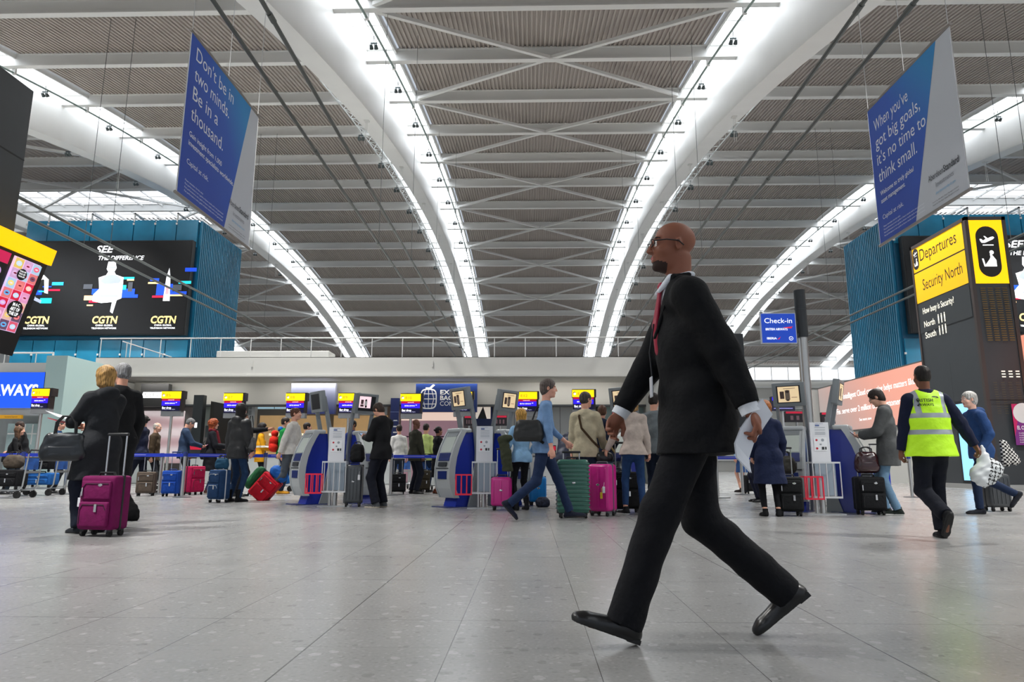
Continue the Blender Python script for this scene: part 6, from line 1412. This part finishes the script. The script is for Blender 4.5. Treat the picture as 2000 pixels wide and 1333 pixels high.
def vf(c):
    mi = np.zeros(len(c), int); z = (c[:, 2]-PEL[2])/s; x = np.abs(c[:, 0]-PEL[0])/s
    mi[((z > .285) & (z < .335)) | ((z > .115) & (z < .165))] = 1; mi[(z >= .335) & (np.abs(x-.125-.03*(z-.33)) < .024)] = 1
    return mi
vest = F.build('vest', [VC, SILV], HV['root'], vf)
for t, z, sc in (('BRITISH', 0.452, .032), ('AIRWAYS', .408, .032)):
    vs, fs = textdata(t, 0, .015); x1 = max(p[0] for p in vs); k = .16*s/x1; m = MB()
    m.add([(PEL[0]-.145*s+p[0]*k, PEL[1]-(.163 if z > .43 else .165)*s-.004, PEL[2]+z*s+p[1]*k) for p in vs], fs); o = m.build('lettering', mat('1c2a1c', .6), HV['root'])
    md = o.modifiers.new('wrap', 'SHRINKWRAP'); md.target = vest; md.wrap_method = 'PROJECT'; md.use_negative_direction = True; md.use_positive_direction = True; md.use_project_y = True; md.offset = .003; md.project_limit = .08
m = MB(); pts = [(-.02, .505), (.07, .512), (.105, .508), (.115, .492), (.07, .488), (.10, .497), (.06, .500)]
m.add([(PEL[0]+(x-.03)*s, PEL[1]-.17*s, PEL[2]+z*s) for x, z in pts], [tuple(range(len(pts)))]); o = m.build('speed_mark', mat('1c2a1c', .6), HV['root'])
md = o.modifiers.new('wrap', 'SHRINKWRAP'); md.target = vest; md.wrap_method = 'PROJECT'; md.use_negative_direction = True; md.use_positive_direction = True; md.use_project_y = True; md.offset = .003; md.project_limit = .08
q = loc2w(HV, HV['wr']['R']); r = thing('carrier_bag', (q.x+.05, q.y-.02, q.z-.40), 'white plastic bag with black squares carried by the airline worker', 'bag'); F = Field((-.2, -.14, -.03), (.24, .14, .46), .007)
F.cone((0, 0, .38), (.02, 0, .20), .02, .085, .03, (1, .6, 1)); F.cone((-.05, 0, .11), (.09, 0, .16), .095, .10, .03, (1, .6, 1)); F.cone((.0, 0, .06), (.03, 0, .06), .07, .06, .03, (1, .6, 1)); F.noise(.007, 2.2)
def bf(c): u = c[:, 0]*.8+c[:, 2]*.5; w_ = c[:, 2]*.8-c[:, 0]*.5; return ((((np.floor(u/.028)+np.floor(w_/.028)) % 2) == 0) & (c[:, 0] > .015+.3*(c[:, 2]-.15)) & (c[:, 2] < .33) & (np.sin(u*190)*np.sin(w_*150) > -.35)).astype(int)
F.build('bag_body', [mat('dfe3e4', .4), mat('141416', .5)], r, bf)
M10 = who(1930, 1004, 765, 88, 'white-haired man in blue rain jacket walking left at the right side', hair=('mid', 'c4c4c2'), skin='dfb09c', top=('jacket', '23406e', {'len': .14, 'hood': 1, 'fold': .007}), bottom=('jeans', '182640'), shoes=('1a1c24', '101014'), lean=5, lf=(-.09, .16, .0, 0, -4), rf=(.09, -.46, .20, -50, 4), L=(-.22, .12, .92), R=(.24, -.1, .88), hp=4, ft=.02)
suitcase(1949, 999, 5, .38, .25, .60, '34373a', 'ribv', 'dark grey ribbed suitcase behind the man in blue rain jacket', handle=.25)
q = loc2w(M10, V(0, -.42, .98)); r = thing('plaid_scarf', (q.x, q.y+.03, .72), 'black and white checked scarf hanging behind the man in blue rain jacket', 'scarf'); F = Field((-.2, -.12, -.02), (.22, .12, .42), .008)
F.cone((-.04, 0, .36), (-.03, 0, .08), .06, .075, .03, (1, .6, 1)); F.cone((.03, 0, .24), (.10, 0, .10), .06, .075, .03, (1, .6, 1)); F.noise(.008, 2)
F.build('fabric', [cloth('d0cdc8'), cloth('17161a')], r, lambda c: (((np.floor(c[:, 0]/.03)+np.floor(c[:, 2]/.03)) % 2) == 0).astype(int))
# luggage trolleys
def trolley(px, py, rzd, label):
    q = atF(px, py); r = thing('luggage_trolley', (q.x, q.y, 0), label, 'trolley', math.radians(rzd), 'luggage trolleys')
    G = mat('b0b3b4', .3, metal=.7); m = MB()
    for y in (-.22, .22): m.tube([(.38, y*.6, .16), (-.35, y, .16), (-.42, y, .25), (-.48, y, .95)], .016, 8)
    m.tube([(.38, -.13, .16), (.42, 0, .16), (.38, .13, .16)], .016, 8); m.bar((-.1, -.2, .16), (-.1, .2, .16), .03, .02); m.bar((.2, -.16, .16), (.2, .16, .16), .03, .02); m.bar((-.45, -.22, .55), (-.45, .22, .55), .02, .05); m.build('frame', G, r, True)
    m = MB(); m.tube([(-.48, -.26, .95), (-.54, -.24, 1.02), (-.54, .24, 1.02), (-.48, .26, .95)], .02, 8); m.build('handle', mat('1a1a1e', .6), r, True)
    m = MB(); m.box((-.42, -.2, .60), (-.40, .2, .85)); m.build('advert_panel', mat('2c58a0', .4, noise=.4, nscale=8), r)
    for x, y in ((-.34, -.24), (-.34, .24), (.36, 0)):
        m = MB(); m.cyl((x, y-.02, .075), (x, y+.02, .075), .075, 16); m.rbox((x-.02, y-.03, .08), (x+.02, y+.03, .16), .006, 2); m.build('wheel', RUBBER, r, True)
    return q
q = trolley(80, 968, 180, 'luggage trolley loaded with a black and a blue case at far left')
suitcase(0, 0, 0, .66, .34, .34, '2060a8', 'soft', 'blue case lying on the leftmost loaded trolley', at=(q.x-.04, q.y), zoff=.18); suitcase(0, 0, 4, .58, .34, .34, '141416', 'soft', 'black case lying on top of the blue case on the trolley', at=(q.x-.06, q.y), zoff=.54)
q = trolley(18, 973, 180, 'luggage trolley with stacked dark bags below the couple at far left')
suitcase(0, 0, 0, .55, .34, .42, '131316', 'soft', 'black case on the trolley below the couple', at=(q.x-.02, q.y), zoff=.18); softbag((q.x, q.y, .63), 0, .42, .26, .30, '4c4238', 'brown grey holdall on the black case below the couple', 'holdall', 'bag', strap=.06)
trolley(388, 960, 0, 'empty luggage trolley behind the red-haired woman'); q = trolley(548, 960, 180, 'luggage trolley behind the red backpack')
softbag((q.x, q.y, .20), 0, .56, .3, .30, '1c70c0', 'blue bag on the trolley behind the man in white sweater', 'duffel_bag', 'bag'); trolley(792, 956, 90, 'white framed luggage trolley seen below the belt left of the bald man')
trolley(840, 960, 90, 'luggage trolley seen below the belt right of the bald man')
